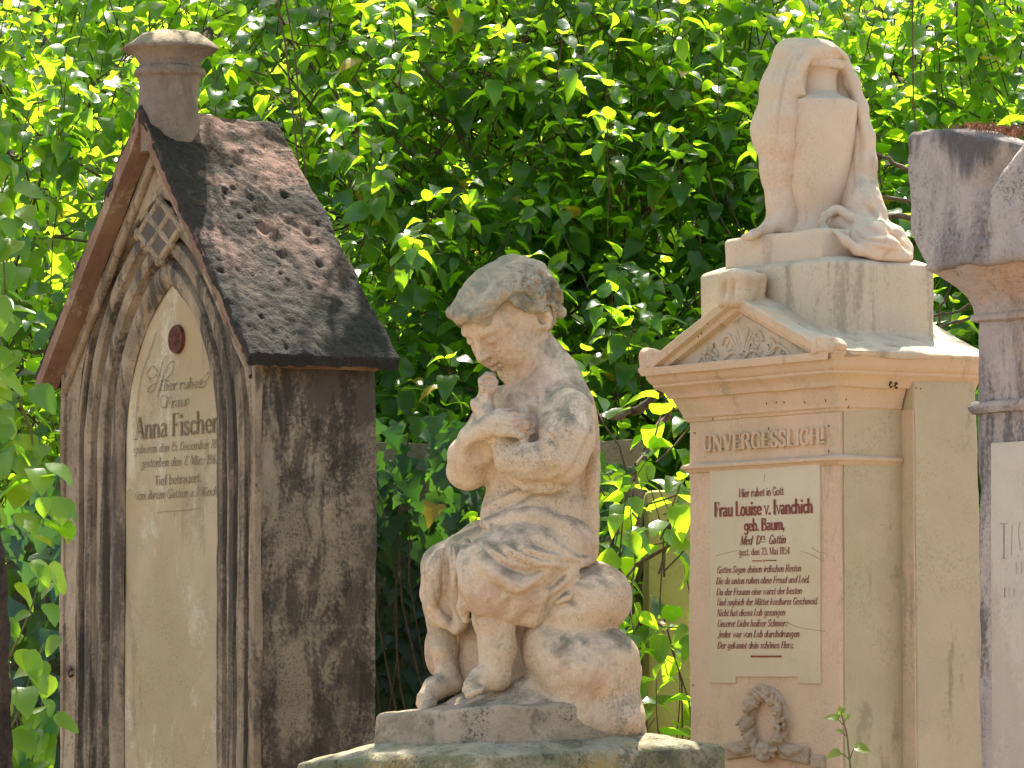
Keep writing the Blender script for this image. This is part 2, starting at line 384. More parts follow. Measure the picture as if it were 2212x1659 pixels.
M['mossgrave'] = stone('lichened_dark_stone', (.22, .20, .12), (.12, .11, .075), 6, [((.035, .03, .022), .45, .6, 6, .6, .85), ((.34, .32, .18), .6, .7, 7, 1, .6)], specks=.6, bump=1, bumpd=.01, seed=44)
M['panel'] = stone('faded_cream_panel', (.52, .42, .30), (.46, .365, .26), 4, [((.40, .29, .20), .50, .62, 6, .4, .6)], specks=.2, grain=.1, bump=.4, seed=52)
M['pit_shade'] = stone('pit_shade_tracery_ground', (.13, .10, .07), (.09, .07, .05), 12, specks=.4, bump=.8, seed=54)  # dark colour stands in for the shade of tracery pits that are not cut
M['bank'] = stone('dark_leaf_litter_bank', (.075, .055, .032), (.045, .035, .022), 3, [((.04, .06, .02), .5, .6, 4, 1, .8)], specks=.6, bump=1, bumpd=.03, seed=50)
M['soil'] = stone('dry_soil_and_gravel', (.36, .28, .19), (.27, .21, .14), 3, [((.16, .17, .08), .55, .68, 2, 1, .7)], specks=.6, bump=1, bumpd=.02, seed=46)
M['bark'] = stone('rough_brown_bark', (.10, .065, .04), (.05, .033, .022), 14, [((.16, .11, .075), .52, .66, 25, .2, .7)], specks=.6, bump=1, bumpd=.02, seed=48)
M['twig'] = plain('brown_twig', (.13, .085, .05), .8, (.07, .045, .03), 60)
M['young_stem'] = plain('purple_green_stem', (.16, .10, .05), .6, (.12, .14, .04), 60)
M['straw'] = plain('rusty_dry_moss', (.34, .13, .06), .9, (.22, .08, .04), 80)
M['shell'] = plain('brown_snail_shell', (.13, .07, .045), .4, (.06, .032, .025), 200)
M['debris'] = plain('dark_leaf_litter_specks', (.05, .025, .018), .8, (.03, .015, .01), 200)
M['lilac'] = leaf_mat('lilac_leaf', (.020, .050, .026), (.038, .095, .028), (.60, .90, .022), .58, .30, .015, .65)
M['lilac_b'] = leaf_mat('far_leaf', (.035, .075, .025), (.055, .12, .03), (.62, .88, .04), .55, .40, .01)
M['ivy'] = leaf_mat('ivy_leaf', (.014, .040, .018), (.026, .070, .024), (.16, .38, .03), .30, .42, 0.01)  # dark ivy green, deepened further to add shade behind the statue
M['vine'] = leaf_mat('young_vine_leaf', (.035, .10, .025), (.05, .13, .03), (.58, .88, .03), .55, .36, 0.0)
M['sprig'] = leaf_mat('sprig_leaf', (.10, .16, .03), (.14, .20, .03), (.55, .70, .04), .5, .4, 0.0)

ALPHA = R(58)
class Frame:
    """local axes of a monument: X along its front (to the right), Y into it, Z up; origin at the front right corner on the ground"""
    def __init__(s, px, Y):
        s.O = P(px, HORIZON, Y); s.O[2] = 0
        s.u = np.array([math.cos(ALPHA), -math.sin(ALPHA), 0]); s.v = np.array([math.sin(ALPHA), math.cos(ALPHA), 0])
        s.s = Y / FPX; s.rz = -ALPHA
    def _hit(s, px, py, n, off):
        r = ray(px, py); o = np.array([0, 0, CAMZ]) - s.O
        t = (off - o @ n) / (r @ n); return o + r*t
    def F(s, px, py, b=0.0):
        h = s._hit(px, py, s.v, b); return float(h @ s.u), float(h[2])
    def S(s, px, py, a=0.0):
        h = s._hit(px, py, s.u, a); return float(h @ s.v), float(h[2])
    def world(s, a, b, z): return s.O + s.u*a + s.v*b + np.array([0, 0, z])
    def empty(s, name, label, cat, group=None): return empty(name, tuple(s.O), s.rz, label, cat, group)
# ================================================================== STATUE OF THE MOURNING CHILD
YS = 8.4; U = YS / FPX
def sp(px, py, q=0.0): return P(px, py, YS + q*U)
FW = np.array([-math.sin(ALPHA), -math.cos(ALPHA), 0])         # the way the child faces
LF = np.array([math.cos(ALPHA), -math.sin(ALPHA), 0])          # towards the child's left hand
ZU = np.array([0, 0, 1.0])
st_base = sp(1105, 1610, 0)
statue = empty('child_statue', tuple(st_base), 0, 'stone statue of a curly-haired child sitting on a rock with bowed head and crossed arms', 'statue')
VH = .0034
def new_sc(x0, y0, x1, y1, q0=-260, q1=260, h=VH):
    lo = np.minimum(sp(x0, y1, q0), sp(x0, y1, q1)) - .02; hi = np.maximum(sp(x1, y0, q0), sp(x1, y0, q1)) + .02
    lo2 = np.minimum(lo, np.minimum(sp(x0, y0, q0), sp(x1, y1, q0))); hi2 = np.maximum(hi, np.maximum(sp(x0, y0, q1), sp(x1, y1, q1)))
    lo2[1] = YS + q0*U; hi2[1] = YS + q1*U
    return Sculpt(lo2, hi2, h)
def chain(S, pts, k=12, op='add'):
    S.chain([sp(*p[:3]) for p in pts], [p[3]*U for p in pts], k*U, op)
def ell(S, c, r, ax=None, k=12, op='add'): S.ell(sp(*c), [x*U for x in r], ax, k*U, op)
# ---- head frame: F3 out of the face, L to the child's left, U3 to the crown
hd = FW*.99 + LF*.16; hd /= np.linalg.norm(hd)
TILT = R(41)
F3 = hd*math.cos(TILT) - ZU*math.sin(TILT); U3 = hd*math.sin(TILT) + ZU*math.cos(TILT)
L3 = np.cross(U3, F3); L3 /= np.linalg.norm(L3)
HC = sp(1108, 684, -6)
HAX = np.array([F3, L3, U3])
def hp(f, l, u): return HC + (F3*f + L3*l + U3*u)*U
def hell(S, c, r, k=8, op='add', ax=None): S.ell(hp(*c), [x*U for x in r], HAX if ax is None else ax, k*U, op)
def hchain(S, pts, k=8, op='add'): S.chain([hp(*p[:3]) for p in pts], [p[3]*U for p in pts], k*U, op)

def engrave(o, base, lines, facing=-.05, gain=1.0):
    """press creases (negative) or raise ridges (positive) along curves on the side turned to the front"""
    me = o.data; n = len(me.vertices)
    co = np.empty(n*3, np.float32); me.vertices.foreach_get('co', co); co = co.reshape(-1, 3)
    no = np.empty(n*3, np.float32); me.vertices.foreach_get('normal', no); no = no.reshape(-1, 3)
    w = co + np.array(base, np.float32); d = np.zeros(n)
    for pts, wd, dep in lines:
        c = np.array(catmull([sp(*p) for p in pts], 5)); sg = U*wd; m = len(c)
        best = np.full(n, 1e9); tt = np.zeros(n)
        for i in range(m-1):
            p0, p1 = c[i][[0, 2]], c[i+1][[0, 2]]; e = p1-p0; t = np.clip(((w[:, [0, 2]]-p0) @ e)/(e @ e + 1e-12), 0, 1)
            dd = ((w[:, [0, 2]]-p0-t[:, None]*e)**2).sum(1); k = dd < best; best[k] = dd[k]; tt[k] = (i+t[k])/(m-1)
        d += gain*dep*U*np.exp(-best/(sg*sg))*(.25+.75*np.sin(math.pi*np.clip(tt, .04, .96)))
    d *= np.clip((facing - no[:, 1])*3, 0, 1)
    co += no*d[:, None].astype(np.float32); me.vertices.foreach_set('co', co.ravel()); me.update()
def make_figure():
    S = new_sc(880, 540, 1310, 1560, -250, 215, .0030)
    # torso
    ell(S, (1158, 1120, 0), (122, 118, 130), k=20)
    ell(S, (1160, 1000, 0), (112, 112, 130), k=20)
    ell(S, (1185, 1190, 0), (105, 112, 70), k=20)
    ell(S, (1172, 925, 0), (103, 100, 95), k=25)
    chain(S, [(1226, 897, -100, 50), (1170, 880, 0, 64), (1098, 884, 95, 50)], 40)     # shoulders
    chain(S, [(1142, 750, 0, 56), (1168, 812, 0, 66), (1190, 886, 0, 92)], 30)      # neck
    chain(S, [(1178, 760, -5, 26), (1205, 812, -20, 36), (1236, 868, -55, 40)], 30)
    # far (right) arm: bent, forearm rising across the chest
    chain(S, [(1078, 890, 85, 50), (1040, 960, 40, 46), (1010, 1015, -20, 44)], 20)
    chain(S, [(1010, 1012, -25, 44), (1003, 985, -60, 36), (1022, 950, -105, 30), (1048, 926, -140, 24)], 14)
    # near (left) arm in a loose sleeve
    chain(S, [(1226, 898, -100, 56), (1222, 945, -128, 60), (1205, 985, -138, 58)], 22)
    chain(S, [(1208, 985, -138, 56), (1150, 995, -142, 48), (1104, 992, -122, 38)], 18)
    chain(S, [(1200, 1010, -110, 34), (1120, 1015, -108, 28)], 18)
    chain(S, [(1104, 985, -118, 32), (1072, 945, -112, 25), (1050, 893, -96, 19), (1046, 868, -92, 17)], 14)
    # hollow between forearm and elbow, and the dark crease under the armpit
    ell(S, (1046, 975, -60), (34, 44, 34), k=16)
    ell(S, (1034, 985, -128), (24, 34, 30), k=16, op='sub')
    ell(S, (1152, 946, -158), (12, 40, 12), k=14, op='sub')
    ell(S, (1148, 900, -120), (8, 30, 26), k=14, op='sub')
    # hand of the right arm lying on the chest, fingers to the right
    ell(S, (1074, 915, -152), (34, 18, 26), np.array([[.96, -.2, .22], [.2, .98, 0], [-.22, 0, .97]]), k=12)
    for i, (y0, y1, L, q) in enumerate([(897, 901, 52, -150), (909, 915, 64, -158), (922, 929, 64, -162), (935, 942, 52, -162)]):
        x0 = 1086
        chain(S, [(x0-6, y0, q+2, 9.4), (x0+L*.45, y0+(y1-y0)*.4-2, q-4, 9.0), (x0+L*.8, y1, q-1, 8.2), (x0+L, y1+3, q+8, 7)], 4)
    chain(S, [(1058, 902, -150, 10), (1080, 890, -138, 8.5), (1102, 886, -130, 7)], 6)
    # loosely closed left hand under the chin
    ell(S, (1054, 830, -92), (14, 18, 18), k=10); chain(S, [(1048, 862, -92, 15), (1053, 840, -92, 14)], 10)
    for i in range(4):
        q = -108 + i*11; e = [1, -3, -2, 2][i]
        chain(S, [(1043, 842, q, 6.4), (1041+e*.4, 824+e, q, 6.2), (1052, 811+e, q+1, 5.8), (1065, 813+e, q+2, 5.4), (1068, 823+e, q+3, 5)], 3)
    chain(S, [(1056, 854, -106, 7.4), (1067, 838, -108, 6.4), (1072, 824, -104, 5.6)], 5)
    chain(S, [(1026, 870, -100, 9), (1030, 884, -100, 8)], 5)
    # folds raised and cut in the tunic
    for a, w in (([(1256, 930, -150), (1248, 985, -158), (1222, 1030, -150)], 8),
                 ([(1195, 925, -175), (1185, 960, -196), (1195, 1000, -196)], 7),
                 ([(1160, 965, -172), (1160, 1000, -186), (1135, 1030, -155)], 8),
                 ([(1228, 1040, -110), (1172, 1052, -130), (1112, 1036, -125)], 9),
                 ([(1270, 880, -90), (1283, 980, -50), (1280, 1090, -40), (1278, 1200, -30)], 12)):
        pts = catmull([sp(*p) for p in a], 4)
        S.chain(pts, [w*U]*len(pts), 16*U)
    # legs under the cloth: far leg (in front on the picture) and near leg
    chain(S, [(1120, 1180, 90, 62), (965, 1225, 60, 48), (950, 1300, 66, 36), (958, 1400, 66, 30), (965, 1448, 62, 23), (962, 1472, 60, 25)], 16)
    chain(S, [(1190, 1190, -60, 75), (1070, 1232, -100, 58), (1068, 1330, -92, 44), (1076, 1400, -88, 37), (1070, 1440, -86, 30), (1068, 1460, -86, 30)], 16)
    for (hx, hy, q, tx, ty, tq, sc) in ((967, 1470, 62, 908, 1512, 12, 1.12), (1070, 1458, -86, 1010, 1484, -124, 1.15)):
        d = np.array([tx-hx, ty-hy, tq-q], float)
        chain(S, [(hx+8, hy+6, q, 22*sc), (hx+d[0]*.45, hy+d[1]*.45-2, q+d[2]*.45, 21*sc), (tx+12, ty-3, tq+4, 17*sc)], 12)
        side = np.array([.53*11, 1.4, -.848*11])
        for j in range(5):
            o = (j-2)*.80; L = [0, 3, 6, 5, 12][j]; r = [6.5, 6.8, 7.2, 7.4, 10][j]*sc
            b = np.array([tx+14, ty+3, tq+6]) + side*o; e = b + d/np.linalg.norm(d)*(13+L) + np.array([0, 2, 0])
            chain(S, [(*b, r), (*(b*.4+e*.6+np.array([0, -2.5, 0])), r), (*e, r*.85)], 3.2)
    # ---------------- head
    hell(S, (-6, 0, 18), (103, 94, 98), 10)
    hell(S, (46, 0, -4), (72, 70, 88), 22)                  # face mass
    for s in (-1, 1): hell(S, (66, s*40, -32), (38, 34, 44), 18)    # cheeks
    hell(S, (84, 0, -84), (27, 27, 21), 14)                 # chin
    hell(S, (70, 0, 46), (44, 62, 44), 16)                  # forehead
    for s in (-1, 1):
        hell(S, (119, s*32, 20), (13, 21, 12), 12, 'sub')   # eye sockets
        hell(S, (100, s*32, 16), (15, 17, 12), 4)            # eyeballs with closed lids
        hchain(S, [(115, s*18, 8, 2.6), (118, s*32, 5, 2.6), (108, s*45, 9, 2.6)], 3, 'sub')
        hchain(S, [(106, s*14, 38, 6), (107, s*32, 42, 6), (94, s*52, 36, 5)], 14)
    hchain(S, [(107, 0, 38, 8), (119, 0, 12, 8.5), (130, 0, -8, 10.5)], 11)
    hell(S, (129, 0, -10), (11, 11, 10), 7)
    for s in (-1, 1):
        hell(S, (117, s*11, -13), (10, 8, 7), 7)
    hchain(S, [(106, 0, -26, 11), (106, 0, -44, 14)], 10)
    hchain(S, [(104, -17, -38, 5.5), (117, -5, -36, 6.8), (117, 5, -36, 6.8), (104, 17, -38, 5.5)], 4)
    hchain(S, [(104, -15, -48, 6), (114, 0, -51, 7.5), (104, 15, -48, 6)], 4)
    hchain(S, [(105, -21, -43, 2.6), (121, 0, -43.5, 2.8), (105, 21, -43, 2.6)], 3, 'sub')
    hell(S, (112, 0, -62), (9, 16, 6), 6, 'sub')
    for s in (-1, 1):                                           # ears
        hchain(S, [(-4, s*86, 10, 8), (-14, s*90, -2, 8), (-14, s*89, -22, 7), (-2, s*84, -34, 8), (6, s*82, -24, 6)], 5)
        hell(S, (2, s*86, -8), (9, 12, 16), 5, 'sub')
    o = S.build('figure', M['statue'], statue, st_base, [(26, .0014), (70, .0007), (9, .002)])
    engrave(o, st_base, [([(1078, 904), (1105, 904), (1134, 909)], 2.6, -4), ([(1080, 916), (1105, 917), (1146, 923)], 2.6, -4), ([(1080, 928), (1105, 930), (1142, 937)], 2.6, -4), ([(1036, 828), (1052, 824), (1070, 828)], 2.6, -4), ([(1036, 840), (1052, 837), (1070, 840)], 2.6, -4), ([(1146, 890), (1152, 915), (1150, 938), (1118, 941)], 7, -9), ([(1192, 897), (1164, 929)], 5, -4),
        ([(1281, 890), (1267, 953), (1238, 1017), (1217, 1042)], 5, -7), ([(1274, 885), (1258, 950), (1228, 1012)], 7, 4),
        ([(1090, 1030), (1129, 1051), (1200, 1048), (1235, 1023)], 6, -6), ([(1210, 851), (1253, 847), (1278, 870)], 6, -3),
        ([(1051, 1116), (1111, 1088), (1168, 1060)], 7, -6), ([(1045, 1100), (1100, 1074), (1150, 1054)], 6, 4),
        ([(1152, 950), (1170, 985), (1165, 1020)], 5, -4), ([(1160, 945), (1195, 960), (1215, 990)], 6, -3.5), ([(1140, 965), (1143, 995), (1130, 1022)], 5, -3.5),
        ([(1175, 935), (1205, 950), (1225, 975)], 6, 4), ([(1205, 905), (1190, 940), (1172, 948)], 5, 3),
        ([(1240, 1060), (1225, 1110), (1250, 1170)], 8, -3), ([(1095, 1065), (1085, 1110), (1095, 1150)], 8, -3), ([(1260, 1060), (1262, 1130), (1256, 1190)], 5, -4),
        ([(1120, 850), (1165, 862), (1200, 850)], 8, -3), ([(1098, 838), (1135, 818), (1172, 770), (1180, 735)], 5, -5),
        ([(1000, 960), (985, 1000), (1000, 1045)], 5, -3), ([(1022, 1035), (1000, 1050)], 6, -3)])
    return o
def make_hair():
    S = new_sc(940, 535, 1250, 790, -190, 180, .0030)
    hell(S, (-8, 0, 20), (110, 106, 101), 10)
    hell(S, (38, 0, 70), (84, 84, 50), 26)
    hell(S, (142, 0, -34), (98, 84, 110), 8, 'sub')           # opening for the face
    hell(S, (70, 76, -30), (62, 50, 110), 6, 'sub'); hell(S, (74, -70, -44), (66, 46, 92), 10, 'sub')
    hell(S, (6, 98, -32), (40, 34, 40), 8, 'sub'); hell(S, (6, -98, -32), (40, 34, 40), 8, 'sub')
    hell(S, (-30, 0, -118), (100, 90, 46), 10, 'sub')
    r2 = random.Random(5)
    pr = [(14, -98, 34), (48, -90, 54), (80, -72, 70), (100, -44, 80), (108, -14, 84), (108, 18, 84), (98, 48, 82), (74, 68, 90), (46, 82, 86), (20, 92, 66), (2, 100, 36)]
    for p in pr: hell(S, (p[0]-6, p[1]*.96, p[2]+6), (17+r2.random()*5, 22, 14+r2.random()*5), 14)
    # locks flowing from the crown
    for i in range(44):
        th = r2.uniform(-3.1, 3.1); ph0 = r2.uniform(.5, 1.5); pts = []
        n = 6; wob = r2.uniform(-.4, .4); L = r2.uniform(.3, .6)
        for j in range(n):
            ph = ph0 + L*j/(n-1); a = th + wob*math.sin(j*1.15)*.5
            x = -10 + 106*math.sin(ph)*math.cos(a); y = 102*math.sin(ph)*math.sin(a); z = 20 + 97*math.cos(ph)
            if x > 30 and z < 75: continue
            if z < -52 and x > -20: continue
            pts.append((x, y, z, (8.5 if j in (1, 2, 3) else 6)*(.8+.4*r2.random())))
        if len(pts) > 2: hchain(S, pts, 11)
    # big loose curls beside the ear and on the nape
    for (f, l, u, r) in [(22, 94, 34, 18), (-2, 99, 40, 22), (-30, 101, 14, 23), (-42, 90, -16, 20), (-54, 80, -36, 18), (34, 90, 58, 18),
                         (-74, 60, -14, 22), (-76, 40, -44, 20), (-84, 16, -20, 20), (-76, -10, -40, 18), (-84, -44, -24, 24), (-66, -78, -30, 22), (-56, 90, 30, 22), (-80, 68, 36, 22), (-96, 36, 24, 20), (-20, 98, 62, 20), (-50, 82, 66, 20), (10, 84, 78, 18)]:
        pts = [(f + r*.5*math.cos(a*1.2), l + 1, u + r*.5*math.sin(a*1.2), r*.42) for a in np.linspace(0, 4.2, 7)]
        hchain(S, pts, 6)
    o = S.build('hair', M['hair'], statue, st_base, [(24, .0036), (48, .0030), (95, .0014)])
    engrave(o, st_base, [([(1128, 575), (1138, 600), (1128, 625), (1140, 648)], 3.5, -7), ([(1140, 572), (1152, 596), (1144, 620), (1156, 640)], 3.5, 6), ([(1165, 590), (1172, 612), (1162, 632)], 3.5, -7), ([(1184, 606), (1196, 630), (1186, 656), (1196, 680)], 3.5, -7),
        ([(1100, 580), (1108, 604), (1098, 626), (1106, 644)], 4, -5), ([(1088, 590), (1092, 612), (1080, 636)], 4, 4), ([(1200, 640), (1210, 664), (1204, 690)], 3, -6), ([(1120, 652), (1134, 672), (1150, 676)], 3.2, -6), ([(1108, 640), (1124, 648), (1140, 640)], 3, -5),
        ([(1000, 620), (1020, 640), (1010, 670)], 4.5, -4), ([(1040, 590), (1052, 615), (1040, 645)], 4.5, -4), ([(985, 650), (995, 670), (990, 690)], 4, -4), ([(1060, 640), (1050, 660), (1056, 676)], 4, 5),
        ([(1060, 650), (1075, 625), (1110, 600)], 4, -5), ([(1075, 655), (1092, 628), (1125, 612)], 4, 5), ([(1020, 690), (1040, 672), (1062, 672)], 4, -5), ([(1110, 575), (1150, 588), (1180, 615)], 4, -5), ([(1150, 575), (1185, 600), (1205, 635)], 4, 5), ([(1120, 640), (1150, 655), (1170, 690)], 4, -7), ([(1150, 610), (1180, 640), (1188, 690)], 4, -9), ([(1140, 600), (1168, 622), (1178, 660), (1172, 690)], 3.5, 6), ([(1192, 610), (1210, 640), (1212, 680)], 3.5, 6), ([(1120, 668), (1140, 660), (1160, 668), (1176, 700)], 3.5, 5), ([(1175, 690), (1192, 700), (1210, 690)], 3.5, 5), ([(1165, 640), (1182, 632), (1200, 640)], 3, 5), ([(1168, 672), (1185, 668), (1205, 676)], 3, -6), ([(1176, 600), (1205, 640), (1200, 700)], 4, -5),
        ([(1166, 655), (1190, 652), (1212, 662)], 4, -6), ([(1120, 690), (1145, 684), (1172, 692)], 3.5, -4), ([(1100, 600), (1140, 610), (1160, 640)], 5, -3), ([(1140, 590), (1170, 612), (1196, 620)], 4, 4),
        ([(1000, 640), (1040, 655), (1070, 650)], 6, -2.5), ([(1060, 590), (1080, 620), (1110, 640)], 5, -3), ([(985, 670), (1020, 680), (1050, 670)], 5, -2), ([(1030, 600), (1010, 640), (1000, 680)], 6, 2.5),
        ([(1092, 648), (1098, 630), (1118, 622)], 4, 4), ([(1158, 700), (1180, 712), (1200, 700)], 4, -4), ([(1185, 655), (1188, 680), (1186, 710)], 3.5, -5), ([(1130, 640), (1140, 625), (1158, 628)], 4, 4)], .3)
    return o
def make_robe():
    S = new_sc(900, 1060, 1310, 1420, -240, 190, .0030)
    # seat and lap
    ell(S, (1190, 1178, 0), (104, 122, 62), k=20)
    chain(S, [(1195, 1176, -60, 78), (1130, 1196, -92, 74), (1066, 1222, -112, 66)], 22)
    chain(S, [(1130, 1170, 70, 66), (1050, 1185, 66, 60), (968, 1226, 56, 55)], 22)
    chain(S, [(1000, 1195, 20, 42), (1080, 1180, -20, 60)], 26)
    # cloth falling from the near knee
    chain(S, [(1062, 1228, -114, 64), (1066, 1275, -112, 62), (1090, 1305, -106, 44)], 20)
    chain(S, [(1110, 1240, -112, 60), (1140, 1290, -110, 44), (1150, 1310, -104, 30)], 20)
    chain(S, [(1040, 1300, -100, 26), (1090, 1325, -104, 22), (1150, 1332, -104, 20), (1182, 1310, -96, 18)], 14)
    chain(S, [(1180, 1210, -110, 40), (1185, 1270, -100, 30), (1170, 1310, -96, 22)], 18)
    chain(S, [(1020, 1232, -100, 16), (1004, 1262, -92, 14), (1000, 1310, -80, 12), (1006, 1338, -76, 9)], 12)
    # cloth falling from the far knee
    chain(S, [(960, 1228, 52, 52), (950, 1280, 52, 40), (956, 1330, 48, 34)], 18)
    chain(S, [(975, 1240, 20, 30), (990, 1300, 14, 20), (996, 1345, 10, 13), (986, 1364, 8, 8)], 14)
    chain(S, [(930, 1250, 30, 20), (938, 1310, 22, 14), (960, 1345, 12, 10), (984, 1362, 6, 7)], 10)
    # waist roll and long sweeping folds
    for a, w in (([(1042, 1132, -60), (1085, 1122, -108), (1150, 1112, -122), (1215, 1135, -118), (1268, 1190, -80)], 12),
                 ([(1060, 1140, -96), (1105, 1185, -168), (1160, 1205, -172), (1215, 1218, -140), (1280, 1212, -70)], 10),
                 ([(1030, 1178, -130), (1060, 1232, -178), (1110, 1262, -176), (1160, 1250, -160), (1195, 1225, -140)], 10),
                 ([(1010, 1165, -60), (1000, 1215, -140), (1008, 1270, -155), (1030, 1320, -130)], 9),
                 ([(950, 1190, 0), (935, 1240, -8), (940, 1300, 0)], 8),
                 ([(1205, 1222, -132), (1180, 1265, -132), (1140, 1300, -140), (1100, 1330, -132)], 8),
                 ([(1115, 1140, -130), (1170, 1165, -150), (1215, 1195, -140), (1240, 1212, -120)], 7),
                 ([(980, 1180, -20), (985, 1230, -40), (990, 1290, -20)], 7)):
        pts = catmull([sp(*p) for p in a], 5)
        S.chain(pts, [w*U*(.6+.4*math.sin(math.pi*i/(len(pts)-1))) for i in range(len(pts))], 16*U)
    # corner of cloth lying on the rock
    ell(S, (1205, 1262, -112), (52, 24, 36), np.array([[.80, 0, .60], [0, 1, 0], [-.60, 0, .80]]), k=12)
    for a in ([(1235, 1235, -125, 10), (1215, 1262, -140, 9), (1170, 1292, -140, 8), (1152, 1290, -136, 6)], [(1250, 1255, -110, 9), (1225, 1290, -130, 8), (1205, 1300, -132, 6)], [(1200, 1240, -135, 8), (1175, 1270, -142, 8), (1148, 1276, -138, 6), (1146, 1300, -130, 6)]):
        chain(S, a, 7)
    o = S.build('robe', M['statue'], statue, st_base, [(24, .0012), (65, .0005)])
    engrave(o, st_base, [([(1060, 1140), (1100, 1160), (1138, 1187), (1190, 1203), (1246, 1209), (1284, 1205)], 6, 6), ([(1098, 1172), (1138, 1199), (1190, 1214), (1250, 1220)], 6, -9),
        ([(1040, 1170), (1055, 1183), (1096, 1213), (1138, 1228), (1171, 1222), (1209, 1213)], 6, 6), ([(1050, 1194), (1094, 1226), (1138, 1240), (1180, 1232)], 6, -9),
        ([(975, 1175), (974, 1220), (966, 1292)], 8, -12), ([(1002, 1160), (985, 1224), (976, 1290), (990, 1340)], 6, 7), ([(1020, 1180), (1006, 1230), (1010, 1290)], 6, -5),
        ([(1194, 1220), (1134, 1269), (1077, 1299)], 7, 6), ([(1200, 1232), (1144, 1280), (1090, 1310)], 7, -7), ([(1060, 1225), (1040, 1262), (1045, 1310)], 8, -4), ([(1100, 1250), (1080, 1280)], 6, -4),
        ([(932, 1235), (945, 1290), (975, 1350)], 6, -5), ([(925, 1260), (935, 1320)], 6, 4), ([(955, 1200), (950, 1240), (965, 1290)], 7, 4),
        ([(1165, 1250), (1190, 1280), (1180, 1320)], 6, -5), ([(1210, 1240), (1195, 1262), (1160, 1275)], 5, -7), ([(1225, 1245), (1222, 1270), (1200, 1292)], 5, -6), ([(1175, 1285), (1160, 1300)], 5, -5)], gain=.7)
    return o
def make_rock():
    S = new_sc(860, 1190, 1420, 1600, -230, 190)
    ell(S, (1270, 1292, -20), (94, 120, 82), k=26)
    ell(S, (1225, 1330, -20), (90, 110, 70), k=26)
    ell(S, (1285, 1450, -10), (104, 130, 100), k=14)
    ell(S, (1240, 1440, -80), (82, 80, 86), k=20)
    ell(S, (1185, 1400, -40), (60, 90, 80), k=16)
    ell(S, (1150, 1400, 70), (150, 60, 130), k=20)
    ell(S, (1320, 1420, -60), (66, 70, 56), k=16)
    ell(S, (945, 1405, 130), (30, 40, 60), k=12)
    ell(S, (1345, 1545, -10), (46, 110, 60), k=30)
    ell(S, (1018, 1425, 100), (52, 40, 95), k=20)
    ell(S, (1100, 1548, -95), (125, 62, 44), k=20)
    ell(S, (975, 1552, 40), (95, 70, 32), k=20)
    ell(S, (1060, 1530, 30), (95, 80, 40), k=20)
    # slope running down to the feet
    chain(S, [(1200, 1500, -40, 60), (1130, 1515, -50, 42), (1050, 1535, -60, 30)], 30)
    chain(S, [(1190, 1500, 60, 60), (1080, 1515, 70, 42), (1000, 1535, 80, 28)], 30)
    chain(S, [(1240, 1540, -90, 50), (1330, 1560, -50, 50)], 30)
    for a in ([(1130, 1340, -130), (1190, 1352, -130), (1250, 1345, -145), (1330, 1370, -120)], [(1205, 1360, -150), (1165, 1420, -150), (1175, 1490, -160)],
              [(1180, 1500, -160), (1260, 1530, -180), (1370, 1530, -120)], [(1225, 1280, -130), (1250, 1310, -150), (1240, 1345, -150)]):
        pts = catmull([sp(*p) for p in a], 4); S.chain(pts, [7*U]*len(pts), 16*U, 'sub')
    return S.build('rock', M['statue'], statue, st_base, [(14, .0040), (38, .0014), (85, .0006)])
def make_plinth():
    bm = bmesh.new()
    # plan corners of the plinth block seen at its near vertical edge
    q0 = -215
    A = lambda px, py, q: sp(px, py, q) - st_base
    bot = [A(809, 1640, -60), A(1075, 1640, -215), A(1400, 1615, -60), A(1300, 1610, 230), A(880, 1625, 200)]
    top = [A(812, 1545, -60), A(1075, 1524, -215), A(1392, 1520, -60), A(1290, 1500, 230), A(880, 1530, 200)]
    loft(bm, [bot, top], cap=False)
    c = [(np.array(p)*.72 + np.mean(top, 0)*.28 + np.array([0, 0, .003])) for p in top]
    loft(bm, [top, c], cap=False); bm.faces.new([bm.verts.new(tuple(p)) for p in c])
    return bm_obj('plinth', bm, M['plinth'], statue, bevel=.008, seg=3, maxlen=.022, terms=[(11, .005), (30, .003), (80, .0012)])
make_figure(); make_hair(); make_robe(); make_rock(); make_plinth()

# pedestal with a weathered, bevelled cap slab
pb = sp(1100, 1440, 20); pb[2] = 0
ped = empty('pedestal', tuple(pb), 0, 'mossy cracked stone pedestal slab under the child statue, green and ochre with lichen', 'pedestal')
bm = bmesh.new()
A = lambda px, py, q: sp(px, py, q) - pb
rim = [A(638, 1643, -110), A(1055, 1632, -330), A(1568, 1612, -60), A(1440, 1604, 300), A(760, 1622, 300)]
low = [p + np.array([0, 0, -.060]) for p in rim]; low2 = [p*np.array([.95, .95, 1]) + np.array([0, 0, -.10]) for p in rim]
inner = [A(812, 1606, -62), A(1075, 1608, -222), A(1405, 1586, -62), A(1310, 1582, 235), A(880, 1590, 210)]
loft(bm, [low2, low, rim, inner])
bm_obj('slab', bm, M['slab'], ped, bevel=.012, seg=3, maxlen=.022, terms=[(9, .006), (26, .004), (70, .0018)])
bm = bmesh.new()
sh = [np.array([p[0]*.80, p[1]*.80, 0]) for p in rim]; zt = min(p[2] for p in low2)+.004
loft(bm, [[q + np.array([0, 0, 0]) for q in sh], [q + np.array([0, 0, zt]) for q in sh]])
bm_obj('shaft', bm, M['plinth'], ped, bevel=.006, maxlen=.06, terms=[(9, .003)])
